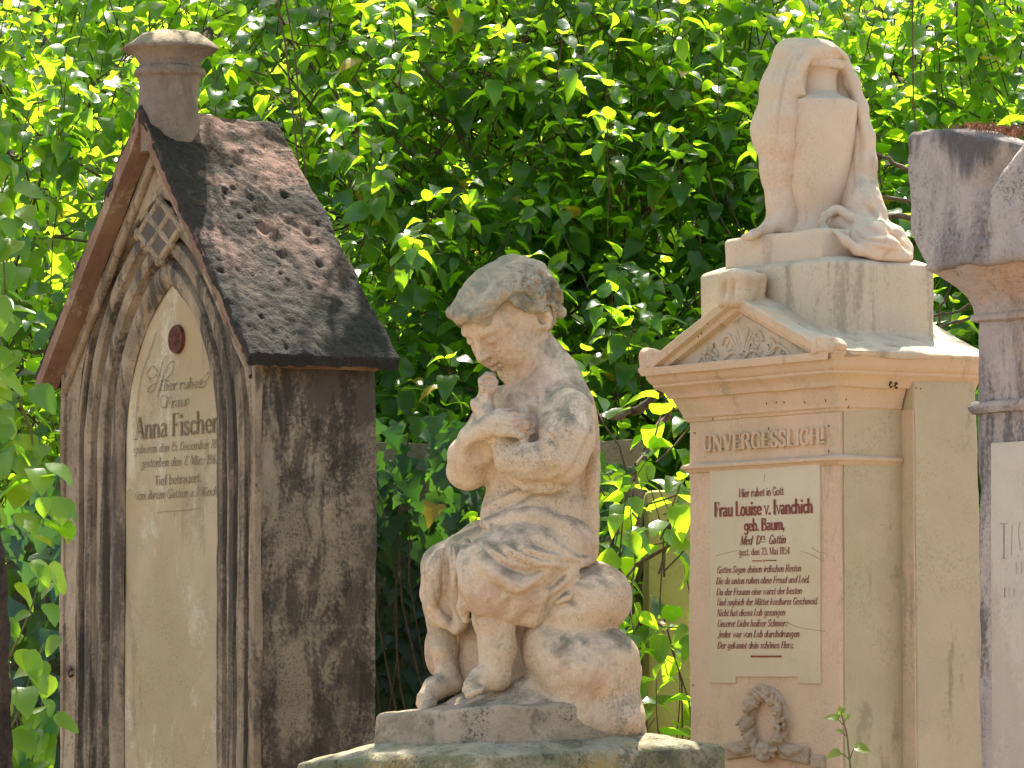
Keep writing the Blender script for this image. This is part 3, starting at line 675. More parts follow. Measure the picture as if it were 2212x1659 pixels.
# ================================================================== LETTERING (a pen-stroke alphabet with thick stems, thin joins and serifs)
GL = {
'a': (6.2, ['s1,5.2 2.5,6.1 4.2,5.4 4.4,4 4.4,1 5.4,.2', 's4.4,3.6 2,3.1 .9,1.7 1.4,.3 3,.1 4.4,1.2']),
'b': (6.6, ['t1.2,10 1.2,0', 's1.2,4.6 3,6.1 5,5 5.5,3 5,1 3,-.1 1.2,1']),
'c': (5.7, ['s5,4.8 3.6,6.1 1.8,5.2 1,3 1.8,.8 3.4,-.1 5.2,1.2']),
'd': (6.8, ['d5.4,10 5.4,0', 's5.4,4.6 3.6,6.1 1.6,5 1,3 1.6,1 3.6,-.1 5.4,1.2']),
'e': (6.0, ['s1,3.1 5.2,3.3 4.8,5.1 3.2,6.1 1.6,5.1 1,3 1.8,.8 3.4,-.1 5.2,1.2']),
'f': (4.4, ['s4.6,9.2 3.6,10.1 2.3,9.2 2,7', 'b2,7.5 2,0', 'p.6,6 3.9,6']),
'g': (6.5, ['s5.2,4.8 3.4,6.1 1.6,5 1,3.2 1.6,1.2 3.4,.6 5.2,1.8', 's5.3,6 5.3,-1 4,-2.9 2,-2.8 1,-1.8']),
'h': (7.0, ['t1.2,10 1.2,0', 's1.2,4.2 3,6.1 4.8,5.4 5.3,3.6', 'b5.3,4.2 5.3,0']),
'i': (3.1, ['t1.6,6 1.6,0', '.1.6,8.6']),
'j': (3.4, ['s2,6 2,-1 1,-2.8 0,-2', '.2,8.6']),
'k': (6.6, ['t1.2,10 1.2,0', 'p5.2,6 1.4,2.6', 'p2.6,3.6 5.8,0']),
'l': (3.1, ['t1.6,10 1.6,0']),
'm': (10.3, ['t1.2,6 1.2,0', 's1.2,4.2 2.9,6.1 4.6,5.4 5,3.8', 'b5,4.2 5,0', 's5,4.2 6.7,6.1 8.4,5.4 8.8,3.8', 'b8.8,4.2 8.8,0']),
'n': (6.9, ['t1.2,6 1.2,0', 's1.2,4.2 3,6.1 4.8,5.4 5.3,3.6', 'b5.3,4.2 5.3,0']),
'o': (6.6, ['s3.3,6.1 1.6,5.2 1,3 1.6,.8 3.3,-.1 5,.8 5.6,3 5,5.2 3.3,6.1']),
'r': (5.0, ['t1.4,6 1.4,0', 's1.4,3.8 2.7,5.8 4,6.1 4.7,5']),
's': (5.2, ['s4.4,4.8 3,6.1 1.4,5.2 1.6,3.8 3.8,2.4 4.4,1.2 3,-.1 1.4,.4 .8,1.6']),
't': (4.4, ['s2,8.4 2,5 2,1.4 2.8,.1 4.2,.8', 'p.5,6 4,6']),
'u': (6.9, ['s1.3,6 1.3,3 1.3,1.4 2.2,.1 3.8,.1 5.3,1.6', 'p.4,6 1.3,6', 'd5.3,6 5.3,0']),
'v': (6.2, ['p.8,6 3.2,0', 'p5.6,6 3.2,0', 'p0,6 1.7,6', 'p4.8,6 6.2,6']),
'w': (9.0, ['p.8,6 2.8,0', 'p4.6,6 2.8,0', 'p4.6,6 6.4,0', 'p8.2,6 6.4,0', 'p0,6 1.7,6']),
'z': (5.6, ['p1,6 5,6', 'p5,6 1,0', 'p1,0 5.2,0', 'p5.2,0 5.2,1.2']),
'ü': (6.9, ['s1.3,6 1.3,3 1.3,1.4 2.2,.1 3.8,.1 5.3,1.6', 'd5.3,6 5.3,0', '.2,8.3', '.4.6,8.3']),
'ö': (6.6, ['s3.3,6.1 1.6,5.2 1,3 1.6,.8 3.3,-.1 5,.8 5.6,3 5,5.2 3.3,6.1', '.2.2,8.3', '.4.4,8.3']),
'ä': (6.2, ['s1,5.2 2.5,6.1 4.2,5.4 4.4,4 4.4,1 5.4,.2', 's4.4,3.6 2,3.1 .9,1.7 1.4,.3 3,.1 4.4,1.2', '.2,8.3', '.4.2,8.3']),
'A': (8.6, ['p4.2,10 1.2,0', 'P4.2,10 7.2,0', 'p2.3,3.4 6.1,3.4', 'p.2,0 2.2,0', 'p6,0 8.4,0']),
'B': (7.8, ['l1.6,10 1.6,0', 's1.6,10 5,9.8 6,7.8 5,5.6 2,5.4', 's2,5.4 5.6,5 6.8,2.8 5.4,.2 1.6,0']),
'C': (7.8, ['s6.8,7.6 5.6,9.7 3.8,10.1 1.8,8.6 1,5 1.8,1.4 3.8,-.1 5.8,.4 7,2.4', 'p6.9,9.9 6.9,7']),
'D': (8.4, ['l1.6,10 1.6,0', 's1.6,10 5,9.6 7.2,7.4 7.4,5 7.2,2.6 5,.4 1.6,0']),
'E': (7.2, ['l1.6,10 1.6,0', 'p1.6,10 6.4,10', 'p6.4,10 6.4,8', 'p1.6,5.2 5,5.2', 'p1.6,0 6.6,0', 'p6.6,0 6.6,2.2']),
'F': (6.9, ['l1.6,10 1.6,0', 'p1.6,10 6.4,10', 'p6.4,10 6.4,7.8', 'p1.6,5.2 4.8,5.2', 'p4.8,6.2 4.8,4.2']),
'G': (8.2, ['s6.8,7.6 5.6,9.7 3.8,10.1 1.8,8.6 1,5 1.8,1.4 3.8,-.1 5.4,.2 6.6,1.2', 'd6.6,4.2 6.6,0', 'p5,4.3 7.8,4.3']),
'H': (8.6, ['l1.6,10 1.6,0', 'l7,10 7,0', 'p1.6,5.2 7,5.2']),
'I': (3.6, ['l1.8,10 1.8,0']),
'J': (5.0, ['s3.4,10 3.4,1.6 2.2,-1 .6,-1 .2,.4', 'p2.2,10 4.8,10']),
'K': (8.2, ['l1.6,10 1.6,0', 'p6.8,10 1.8,4.2', 'P3.4,6 7.2,0', 'p6,0 8.2,0']),
'L': (6.8, ['l1.6,10 1.6,0', 'p1.6,0 6.4,0', 'p6.4,0 6.4,2.4']),
'M': (10.4, ['p1.6,10 1.6,0', 'P1.8,10 5.2,.6', 'p8.6,10 5.2,.6', 'l8.8,10 8.8,0', 'p.6,0 2.6,0', 'p.6,10 1.8,10']),
'N': (8.8, ['p1.6,10 1.6,0', 'P1.6,10 7.2,0', 'p7.2,10 7.2,0', 'p.6,0 2.6,0', 'p.4,10 1.8,10', 'p6.2,10 8.2,10']),
'R': (8.2, ['l1.6,10 1.6,0', 's1.6,10 5,9.8 6.2,7.6 5,5.4 1.8,5.2', 'P4,5.2 7,0', 'p6.4,0 8.2,0']),
'S': (6.6, ['s5.6,8 4.2,10.1 2,9.6 1.2,7.6 2.4,5.8 4.8,4.2 5.6,2.2 4.2,-.1 2,.2 1,2', 'p5.7,9.8 5.7,7.4', 'p1,.2 1,2.6']),
'T': (7.6, ['l3.8,10 3.8,0', 'p.8,10 6.8,10', 'p.8,10 .8,8', 'p6.8,10 6.8,8']),
'U': (8.4, ['s1.6,10 1.6,4 2,1.2 4.2,-.1 6.2,1.2 6.6,4', 'p6.6,10 6.6,4', 'p.4,10 2.8,10', 'p5.6,10 7.6,10']),
'V': (8.0, ['P1,10 4.2,0', 'p7,10 4.2,0', 'p0,10 2.2,10', 'p6,10 8,10']),
'1': (4.4, ['l2.2,10 2.2,0', 'p2.2,10 .8,8.4']), '2': (6.2, ['s1,7.6 2.8,10 4.8,9 4.8,6.6 1,0', 'p1,0 5.4,0', 'p5.4,0 5.4,1.6']),
'3': (6.0, ['s1,8.6 2.8,10.1 4.6,9 4.4,6.6 2.4,5.4', 's2.4,5.4 4.8,4.6 5,1.8 2.8,-.1 .8,1.4']),
'4': (6.4, ['p4.2,10 .8,3', 'p.8,3 5.8,3', 'b4.2,10 4.2,0']), '5': (6.0, ['p1.6,10 5,10', 'p1.6,10 1.4,5.6', 's1.4,5.6 3.4,6.4 5.1,4.8 4.8,1.4 2.6,-.1 .8,1.2']),
'6': (6.2, ['s5,9 3.4,10 1.8,8 1,4 1.8,.6 3.4,-.1 5,1.2 5,4 3.4,5.6 1.4,4.2']), '7': (5.8, ['p1,10 5.2,10', 'P5.2,10 2.4,0', 'p1,10 1,8.4']),
'8': (6.2, ['s3.1,10.1 1.4,8.8 1.8,6.6 4.6,4.4 5.2,2.2 3.1,-.1 1,2 1.6,4.4 4.4,6.6 4.8,8.8 3.1,10.1']),
'.': (2.6, ['.1.2,.5']), ',': (2.6, ['.1.2,.5', 'p1.4,.4 .8,-1.6']), '!': (3.6, ['P1.8,10 1.8,3', '.1.8,.6']), ' ': (3.4, []),
}
class Ink:
    """flat pen strokes gathered in a local plane (x along the front, z up); each stroke is a hair higher than the one before"""
    def __init__(s, y, step=2e-5, depth=0.0): s.V = []; s.F = []; s.y = y; s.k = 0; s.step = step; s.depth = depth
    def hull(s, pts):
        pts = sorted(set((round(p[0], 7), round(p[1], 7)) for p in pts))
        if len(pts) < 3: return
        def half(ps):
            h = []
            for p in ps:
                while len(h) > 1 and (h[-1][0]-h[-2][0])*(p[1]-h[-2][1]) - (h[-1][1]-h[-2][1])*(p[0]-h[-2][0]) <= 0: h.pop()
                h.append(p)
            return h
        a = half(pts); b = half(pts[::-1]); poly = a[:-1] + b[:-1]
        y = s.y - s.step*(s.k % 60) ; s.k += 1; n0 = len(s.V); n = len(poly)
        s.V += [(p[0], y, p[1]) for p in poly]; s.F.append(tuple(range(n0, n0+n)))
        if s.depth:
            s.V += [(p[0], y + s.depth, p[1]) for p in poly]
            for i in range(n): s.F.append((n0+(i+1) % n, n0+i, n0+n+i, n0+n+(i+1) % n))
    def stroke(s, pts, nx, nz):
        for a, b in zip(pts[:-1], pts[1:]):
            s.hull([(p[0]+i*nx*.5, p[1]+j*nz*.5) for p in (a, b) for i in (-1, 1) for j in (-1, 1)])
    def line(s, text, x0, z0, x1, z1, cap, stem=1.5, thin=.55, shear=0.0, jit=.0):
        tot = sum(GL[c][0] for c in text); L = x1 - x0; kx = L / tot; kz = cap/10; cx = 0
        sl = (z1 - z0)/L
        for c in text:
            adv, sts = GL[c]
            def T(x, z): 
                X = x0 + (cx + x)*kx + shear*z*kz; return (X, z0 + (X-x0)*sl + z*kz)
            for st in sts:
                t = st[0]; pp = [tuple(map(float, q.split(','))) for q in st[1:].split()]
                if t == '.':
                    x, z = pp[0]; s.stroke([T(x, z-.3), T(x, z+.3)], stem*kx*1.05, kz*.9); continue
                if t == 's': pp2 = [tuple(q) for q in catmull(pp, 4)]
                else: pp2 = pp
                w = {'s': stem*.72, 'p': thin, 'P': stem}.get(t, stem)
                if t == 'p' and abs(pp[0][0]-pp[1][0]) < .1 and abs(pp[0][1]-pp[1][1]) > 4: w = thin*1.2
                s.stroke([T(*q) for q in pp2], w*kx, thin*kz)
                if t in 'tl': x, z = pp[0]; s.stroke([T(x-(1.15 if t == 't' else 1.25), z-(.3 if t == 't' else 0)), T(x+(0 if t == 't' else 1.25), z)], .2*kx, thin*kz*.9)
                if t in 'tlb': x, z = pp[-1]; s.stroke([T(x-1.25, z), T(x+1.25, z)], .2*kx, thin*kz*.9)
                if t == 'd':
                    x, z = pp[0]; s.stroke([T(x-1.1, z-.3), T(x, z)], .2*kx, thin*kz); x, z = pp[-1]; s.stroke([T(x, z), T(x+1.1, z+.2)], .2*kx, thin*kz)
            cx += adv
    def curve(s, pts, nx, nz, n=6): s.stroke([tuple(q) for q in catmull(pts, n)], nx, nz)
    def build(s, name, mat, parent): return mesh_np(name, np.array(s.V), s.F, mat, parent, smooth=False)

# ================================================================== GOTHIC TOMB (left)
fl = Frame(550, 9.2); s9 = fl.s
tomb = fl.empty('gothic_tomb', 'brown weathered tomb stone with pointed arch, steep dark pitted roof and mushroom-shaped finial', 'tomb')
Wl = -fl.F(135, HORIZON)[0]; Dl = fl.S(813, HORIZON)[0]; cx = -Wl/2
OVF, OVS = 47*s9, 62*s9
aL, aR = fl.F(164, 1400)[0], fl.F(537, 1400)[0]; cxa = (aL + aR)/2; HWO = (aR - aL)/2      # arch as seen on the front
TABD = .026; tL, tR = fl.F(283, 1400, TABD)[0], fl.F(477, 1400, TABD)[0]
zr1 = fl.F(548, 762, -OVF)[1]; zr2 = fl.F(292, 228, -OVF)[1]; xo_ = Wl/2 + OVS
rise = (zr2 - zr1)/xo_
apexz = zr2 - .055; zE = apexz - rise*Wl/2
# arch geometry, in metres
hw0 = (tR - tL)/2 + .5*abs((tL + tR)/2 - cxa); R0 = hw0 + 185*s9; c0 = R0 - hw0; spring = fl.F(340, 950)[1] - .012
def arch_curve(off, n=16, zb=0.0):
    Rr = R0 + off; th = math.acos(c0/Rr); pts = [(-(hw0+off), zb)]
    for k in range(1, 9): pts.append((-(hw0+off), zb + (spring-zb)*k/8))
    for k in range(1, n+1):
        a = th*k/n; pts.append((c0 - Rr*math.cos(a), spring + Rr*math.sin(a)))
    L = pts; Rt = [(-x, z) for x, z in L[:-1]][::-1]
    return [(cxa + x, z) for x, z in L + Rt]
u_ = s9
PSC = (HWO - hw0)/(168*s9)
prof = [(f_*168*PSC, d_) for f_, d_ in [(1.05, 8), (1.0, 0), (.97, 3), (.955, 26), (.91, 32), (.87, 24), (.84, 5), (.80, 1), (.76, 0), (.72, 1), (.68, 5), (.655, 26), (.61, 35), (.57, 26), (.545, 8), (.51, 5), (.47, 4), (.43, 5), (.39, 9), (.365, 30), (.32, 38), (.275, 28), (.24, 13), (.19, 11), (.12, 12), (.07, 17), (.03, 24), (0, 27)]]
bm = bmesh.new()
crv = [[(x, d*u_, z) for x, z in arch_curve(o*u_)] for o, d in prof]
rows = [[bm.verts.new(p) for p in c] for c in crv]
for a, b in zip(rows[:-1], rows[1:]):
    for i in range(len(a)-1): bm.faces.new((a[i], b[i], b[i+1], a[i+1]))
bm_obj('arch_moulding', bm, M['tomb_groove'], tomb, maxlen=.05, terms=[(14, .0022), (45, .0014), (120, .0006)])
# front wall round the arch, with the gable
bm = bmesh.new()
A_ = arch_curve(168*PSC*u_)
def bound(x, z, side):
    if z <= zE: return cx + side*Wl/2
    return cx + side*(Wl/2)*(apexz - z)/(apexz - zE)
half = len(A_)//2
for side, seq in ((-1, A_[:half+1]), (1, A_[half:][::-1])):
    pr = None
    for x, z in seq:
        xb = bound(x, z, side); xb = min(xb, x) if side < 0 else max(xb, x)
        q = (bm.verts.new((x, 0, z)), bm.verts.new((xb, 0, z)))
        if pr: bm.faces.new((pr[0], q[0], q[1], pr[1]))
        pr = q
za = A_[half][1]
bm.faces.new([bm.verts.new(p) for p in ((bound(0, za, -1), 0, za), (bound(0, za, 1), 0, za), (cx, 0, apexz))])
bm_obj('front_wall', bm, M['tomb'], tomb, maxlen=.03, terms=[(10, .002), (35, .0012)])
bm = bmesh.new()
prism(bm, [(-Wl, 0), (0, 0), (0, zE), (cx, apexz), (-Wl, zE)], .004, Dl)
for f in list(bm.faces):
    if abs(f.calc_center_median().y - .004) < 1e-4: bm.faces.remove(f)
bm_obj('side_wall', bm, M['tomb_side'], tomb, bevel=.004, maxlen=.03, terms=[(8, .003), (30, .0016), (80, .0008)])
# side corner pilaster strip and string course under the eaves
bm = bmesh.new(); box(bm, -.004, .008, -.006, .012, 0, zE); box(bm, -Wl-.004, -Wl+.012, -.006, .012, 0, zE)
bm_obj('corner_strip', bm, M['tomb'], tomb, bevel=.004, maxlen=.04, terms=[(12, .003), (50, .001)])
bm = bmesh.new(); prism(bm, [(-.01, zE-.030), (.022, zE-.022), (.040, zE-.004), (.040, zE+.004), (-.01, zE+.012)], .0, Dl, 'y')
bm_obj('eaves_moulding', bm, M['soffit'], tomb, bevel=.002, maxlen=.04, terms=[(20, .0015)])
# tablet
tab_pts = arch_curve(6*u_); bm = bmesh.new()
bot = fl.F(380, 1700)[1]
V = [bm.verts.new((x, TABD, z)) for x, z in tab_pts]; 
hn = len(V)//2
for i in range(hn): bm.faces.new((V[i], V[i+1], V[-2-i], V[-1-i])) if V[i+1] != V[-2-i] else bm.faces.new((V[i], V[i+1], V[-1-i]))
tab = bm_obj('inscription_tablet', bm, M['marble_l'], tomb, maxlen=.03, terms=[(12, .0012), (50, .0003)])
ty = TABD - .0022
def FT(px, py): return fl.F(px, py, ty)
ink = Ink(ty, 1e-5)
def tl(ink, fr, text, xl, yl, xr, yr, cap, off, **kw):
    a = fr.F(xl, yl, off); b = fr.F(xr, yr, off); ink.line(text, a[0], a[1], b[0], b[1], cap*fr.s, **kw)
for (t_, xl, yl, xr, yr, cap, kw) in [
    ('Hier ruhet', 342, 845, 436, 837, 24, dict(shear=.35, stem=.9, thin=.35)),
    ('Frau', 356, 881, 402, 877, 23, dict(shear=.25, stem=1.0, thin=.35)),
    ('Anna Fischer,', 290, 949.5, 477, 932, 49, dict(stem=1.35, thin=.42)),
    ('geboren den 15. December 183', 289, 980, 474, 967, 19, dict(shear=.35, stem=1.1, thin=.4)),
    ('gestorben den 7. März 1867', 303, 1010, 472, 1001, 20, dict(shear=.35, stem=1.1, thin=.4)),
    ('Tief betrauert', 333, 1049, 432, 1041, 22, dict(stem=1.2, thin=.4)),
    ('von ihrem Gatten u 2 Kinder', 290, 1080, 478, 1069, 20, dict(shear=.35, stem=1.1, thin=.4))]:
    tl(ink, fl, t_, xl, yl, xr, yr, cap, ty, **kw)
g = lambda pts: [FT(259.2+a*.2343, 734.4+b*.2343) for a, b in pts]
for pts in ([(345, 520), (380, 400), (430, 160), (400, 190), (360, 330), (300, 470), (250, 470), (275, 430), (330, 400)], [(345, 300), (300, 240), (250, 310), (270, 360), (290, 345)], [(400, 380), (470, 310), (500, 220), (470, 200), (430, 260), (380, 400), (350, 500), (355, 525)],
            [(300, 350), (330, 330), (360, 310)], [(755, 400), (800, 370), (830, 310), (810, 300), (790, 330)], [(720, 430), (760, 440), (800, 390)], [(430, 520), (385, 520), (375, 600), (400, 628), (425, 600)], [(600, 610), (635, 570), (625, 540), (610, 560)],
            [(345, 1588), (450, 1580), (600, 1572), (740, 1552)], [(500, 1590), (505, 1625)], [(180, 900), (150, 700), (165, 620)], [(150, 640), (170, 500), (200, 330), (240, 200), (290, 60), (330, -70)], [(775, -60), (850, 160), (905, 330), (935, 500)]):
    ink.curve(g(pts), 1.6*s9, 1.0*s9)
ink.build('lettering', M['ink_l'], tab)
# medallion rosette on the tablet
mc = fl.F(383, 733, ty); bm = bmesh.new(); n = 48; rr = 33*s9
rings = []
for rad, dep in ((1.0, .004), (.99, -.003), (.94, -.006), (.84, -.006), (.78, -.004), (.55, -.005), (.30, -.003), (.16, -.008), (.02, -.010)):
    rings.append([(mc[0]+rr*rad*1.0*math.cos(2*math.pi*k/n), ty + dep - (.003*math.cos(8*2*math.pi*k/n) if .2 < rad < .7 else 0), mc[1]+rr*rad*math.sin(2*math.pi*k/n)) for k in range(n)])
loft(bm, rings); bm_obj('medallion', bm, M['medal'], tab, terms=[(150, .0004)])
# raking roll moulding under the roof and tracery rods
def rake(xo, zo, y, r, name, mat, k=10):
    T = Tubes(); 
    for side in (-1, 1):
        a = np.array([cx + side*(Wl/2 + xo), y, zE + zo]); b = np.array([cx, y, apexz + zo - abs(xo)*0])
        pts = [a + (b-a)*t for t in np.linspace(0, 1, 24)]; T.add(pts, r, k)
    o = T.build(name, mat, tomb); displace(o, [(25, .0018), (70, .0008)]); return o
rake(-.005, -.045, -.004, .0095, 'gable_moulding', M['tomb'])
T = Tubes(); tc = fl.F(346, 498)
q = lambda i, j, y=.0015: np.array([tc[0] + (i - j)*50*s9, y, tc[1] + (i + j)*33*s9])
for k in (-1, 0, 1):
    a, b = q(-1.28, k), q(1.28, k); c, d = q(k, -1.28), q(k, 1.28)
    rr_ = [1e-4, 7*s9] + [9.5*s9]*12 + [7*s9, 1e-4]; tt_ = [0, .005] + list(np.linspace(.03, .97, 12)) + [.995, 1]
    T.add([a+(b-a)*t for t in tt_], rr_, 8); T.add([c+(d-c)*t for t in tt_], rr_, 8)
T.add([q(1.1, 1.1), q(1.6, 1.6)+np.array([-.016, .003, 0]), q(2.2, 2.2), q(1.6, 1.6)+np.array([.016, .003, 0]), q(1.1, 1.1)], 4*s9, 6)
o = T.build('tracery', M['tomb'], tomb); displace(o, [(40, .0015), (90, .0008)])
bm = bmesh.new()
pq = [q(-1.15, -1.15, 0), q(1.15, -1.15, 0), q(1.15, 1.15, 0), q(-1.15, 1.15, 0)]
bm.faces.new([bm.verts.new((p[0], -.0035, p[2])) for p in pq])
bm_obj('tracery_pit_shade', bm, M['pit_shade'], tomb, maxlen=.02)  # flat sheet behind the rods, painted dark like shaded hollows
# roof: two slabs meeting at the ridge
thn = .020
for side in (1, -1):
    bm = bmesh.new()
    xo = Wl/2 + OVS
    zt = zr2; ze = zr1
    poly = [(cx, zt), (cx + side*xo, ze), (cx + side*(xo-.012), ze - .022), (cx + side*(xo - thn*1.1), ze - .0), (cx, zt - thn*1.7)]
    back = (1.0)
    nseg = 14
    prism(bm, poly, -OVF, Dl + .02)
    # the ridge end is cut back a little at the rear (weathered)
    for v in bm.verts:
        if v.co.y > Dl and v.co.z > apexz - .03: v.co.y -= .012; v.co.z -= .018
    ro = bm_obj('roof', bm, M['roof'], tomb, bevel=.005, seg=3, maxlen=.0085, terms=[(12, .005), (32, .0035), (80, .0026), (170, .0016)])
    if side > 0:                               # weathered pits in the slab
        me = ro.data; nrm = np.array([rise, 0, 1.0]); nrm /= np.linalg.norm(nrm); O_ = np.array([cx, 0, zt])
        co = np.empty(len(me.vertices)*3, np.float32); me.vertices.foreach_get('co', co); co = co.reshape(-1, 3)
        rp = random.Random(8)
        lst = [(455, 320, 7), (523, 325, 6), (515, 345, 9), (503, 405, 6), (488, 412, 7), (543, 424, 10), (617, 418, 9), (520, 470, 5), (574, 492, 11), (597, 510, 9), (645, 497, 8), (668, 498, 10), (730, 500, 9), (610, 548, 9), (692, 568, 8), (590, 262, 5), (500, 355, 6), (690, 480, 7), (705, 370, 6)] + [(rp.uniform(450, 760), rp.uniform(330, 700), rp.uniform(2.5, 5)) for _ in range(60)]
        for px, py, rad in lst:
            rw = ray(px, py); rl = np.array([rw @ fl.u, rw @ fl.v, rw[2]]); o_ = np.array([0, 0, CAMZ]) - fl.O; ol = np.array([o_ @ fl.u, o_ @ fl.v, o_[2]])
            tt = ((O_ - ol) @ nrm)/(rl @ nrm); c_ = ol + rl*tt
            d2 = ((co - c_)**2).sum(1); m_ = (d2 < (rad*s9*4)**2) & (((co - O_) @ nrm) > -.012)
            co[m_] -= (nrm[None]*(rad*s9*1.9*np.exp(-d2[m_]/(rad*s9)**2))[:, None]).astype(np.float32)
        me.vertices.foreach_set('co', co.ravel()); me.update()
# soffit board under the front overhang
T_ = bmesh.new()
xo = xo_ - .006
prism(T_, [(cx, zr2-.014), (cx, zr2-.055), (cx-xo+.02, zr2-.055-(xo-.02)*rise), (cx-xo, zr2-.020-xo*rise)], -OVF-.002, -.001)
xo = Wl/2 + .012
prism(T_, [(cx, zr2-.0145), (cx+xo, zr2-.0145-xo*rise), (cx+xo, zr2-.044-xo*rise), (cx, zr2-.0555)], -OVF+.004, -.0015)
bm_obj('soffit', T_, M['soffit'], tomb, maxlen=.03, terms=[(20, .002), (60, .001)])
# finial on the front end of the ridge
fb = np.array([cx+.004, -OVF + .066, 0]); YF = fl.world(fb[0], fb[1], 0)[1]; F1 = YF/FPX
fz = lambda py: P(365, py, YF)[2]
bm = bmesh.new()
pf = [(64, 330), (66, 270), (67, 210), (68, 172), (70, 168), (78, 164), (80, 157), (77, 150), (70, 147), (68, 140), (72, 132), (82, 122), (96, 114), (104, 111), (107, 107), (105, 101), (88, 88), (62, 74), (30, 65), (4, 62)]
lathe(bm, [(r*F1, fz(y)) for r, y in pf], fb[0], fb[1], 40)
bm_obj('finial', bm, M['finial'], tomb, maxlen=.02, terms=[(14, .005), (40, .0025), (110, .0015)])

# garden snail stuck to the left edge of the tomb
sc_ = fl.world(fl.F(156, 1449)[0], -.008, fl.F(156, 1449)[1])
def snail(center, rad, label, rz, group=None, name='snail'):
    t = empty(name, tuple(center), rz, label, 'snail', group)
    T = Tubes(); pts = []; rd = []
    for k in range(40):
        a = k/39*5.2*math.pi/1.6; f = .92**k; r = rad*(1 - .0215*k)
        pts.append((r*math.cos(a)*.6, -rad*.25*k/39, r*math.sin(a)*.6)); rd.append(rad*.42*(1-.02*k))
    T.add(pts, rd, 10); T.build('shell', M['shell'], t)
    T = Tubes(); T.add([(-rad*.6, rad*.35, -rad*.8), (0, rad*.3, -rad*.9), (rad*.8, rad*.3, -rad*.7)], [rad*.18, rad*.28, rad*.14], 8)
    T.build('foot', M['debris'], t); return t
snail(sc_, .0125, 'small brown spiral-shelled snail clinging to the left edge of the gothic tomb', fl.rz)

# ================================================================== PEACH GRAVE STELE (right)
fr = Frame(1815, 8.5); s8 = fr.s
stele = fr.empty('pedimented_stele', 'peach and ochre rendered gravestone with triangular pediment, cream inscription tablet and stone wreath', 'gravestone')
Wr = -fr.F(1488, HORIZON)[0]; Dr = fr.S(1950, HORIZON)[0]; cr = -Wr/2
zLed = fr.F(1815, 993)[1]; zArch = fr.F(1812, 882)[1]; zCor = fr.F(1812, 838)[1]; zEav = fr.S(1880, 762, .055)[1]
bm = bmesh.new(); box(bm, -Wr, 0, 0, Dr+.02, 0, zCor + .02)
bm_obj('shaft', bm, M['stele'], stele, bevel=.006, seg=3, maxlen=.03, terms=[(6, .0018), (25, .0009)])
# side faces are finished in ochre render
bm = bmesh.new(); box(bm, 0.0008, .0030, .008, Dr, 0, zArch)
bm_obj('side_render', bm, M['stele_side'], stele, maxlen=.05, terms=[(9, .0009)])
# wider back block, battered so that it spreads towards the ground
bx0 = .045
bm = bmesh.new()
zb = zCor + .02
A = [(-Wr-bx0, Dr, 0), (bx0+.004, Dr, 0), (bx0+.012, Dr+.235, 0), (-Wr-bx0, Dr+.235, 0)]; B = [(-Wr-bx0*.6, Dr, zb), (bx0*.8, Dr, zb), (bx0*.8, Dr+.135, zb), (-Wr-bx0*.6, Dr+.135, zb)]
loft(bm, [A, B]); bm_obj('back_block', bm, M['stele_side'], stele, bevel=.006, seg=3, maxlen=.03, terms=[(7, .002), (25, .0012), (70, .0006)])
bm = bmesh.new(); loft(bm, [[(.001, Dr-.0022, 0), (bx0+.0045, Dr-.0022, 0), (bx0+.0045, Dr-.0002, 0), (.001, Dr-.0002, 0)], [(.001, Dr-.0022, zArch), (bx0*.8, Dr-.0022, zArch), (bx0*.8, Dr-.0002, zArch), (.001, Dr-.0002, zArch)]])
bm_obj('return_render', bm, M['stele'], stele)
def mould_ring(name, prof, mat, x0, x1, y0, y1, terms=[(14, .0012), (45, .0006)], ml=.03):
    """prof: (projection, z) pairs; a moulding running round left side, front and right side"""
    bm = bmesh.new(); rings = []
    for p, z in prof: rings.append([(x0-p, y1, z), (x0-p, y0-p, z), (x1+p, y0-p, z), (x1+p, y1, z)])
    V = [[bm.verts.new(q) for q in r] for r in rings]
    for a, b in zip(V[:-1], V[1:]):
        for i in range(3): bm.faces.new((a[i], a[i+1], b[i+1], b[i]))
    bm.faces.new([v[3] for v in V]); bm.faces.new([v[0] for v in V][::-1])
    bm.faces.new(V[0]); bm.faces.new(V[-1][::-1])
    return bm_obj(name, bm, mat, stele, maxlen=ml, terms=terms)
u8 = s8
mould_ring('frieze_ledge', [(-.003, zLed-12*u8), (4*u8, zLed-9*u8), (7*u8, zLed-3*u8), (13*u8, zLed), (13*u8, zLed+6*u8), (7*u8, zLed+10*u8), (-.003, zLed+13*u8)], M['stele'], -Wr, 0, 0, Dr-.004)
mould_ring('architrave', [(-.003, zArch-8*u8), (3*u8, zArch-5*u8), (4*u8, zArch), (9*u8, zArch+4*u8), (9*u8, zArch+10*u8), (12*u8, zArch+16*u8), (14*u8, zArch+22*u8), (22*u8, zArch+38*u8), (26*u8, zCor+4*u8), (-.003, zCor+7*u8)], M['stele'], -Wr, 0, 0, Dr-.004)
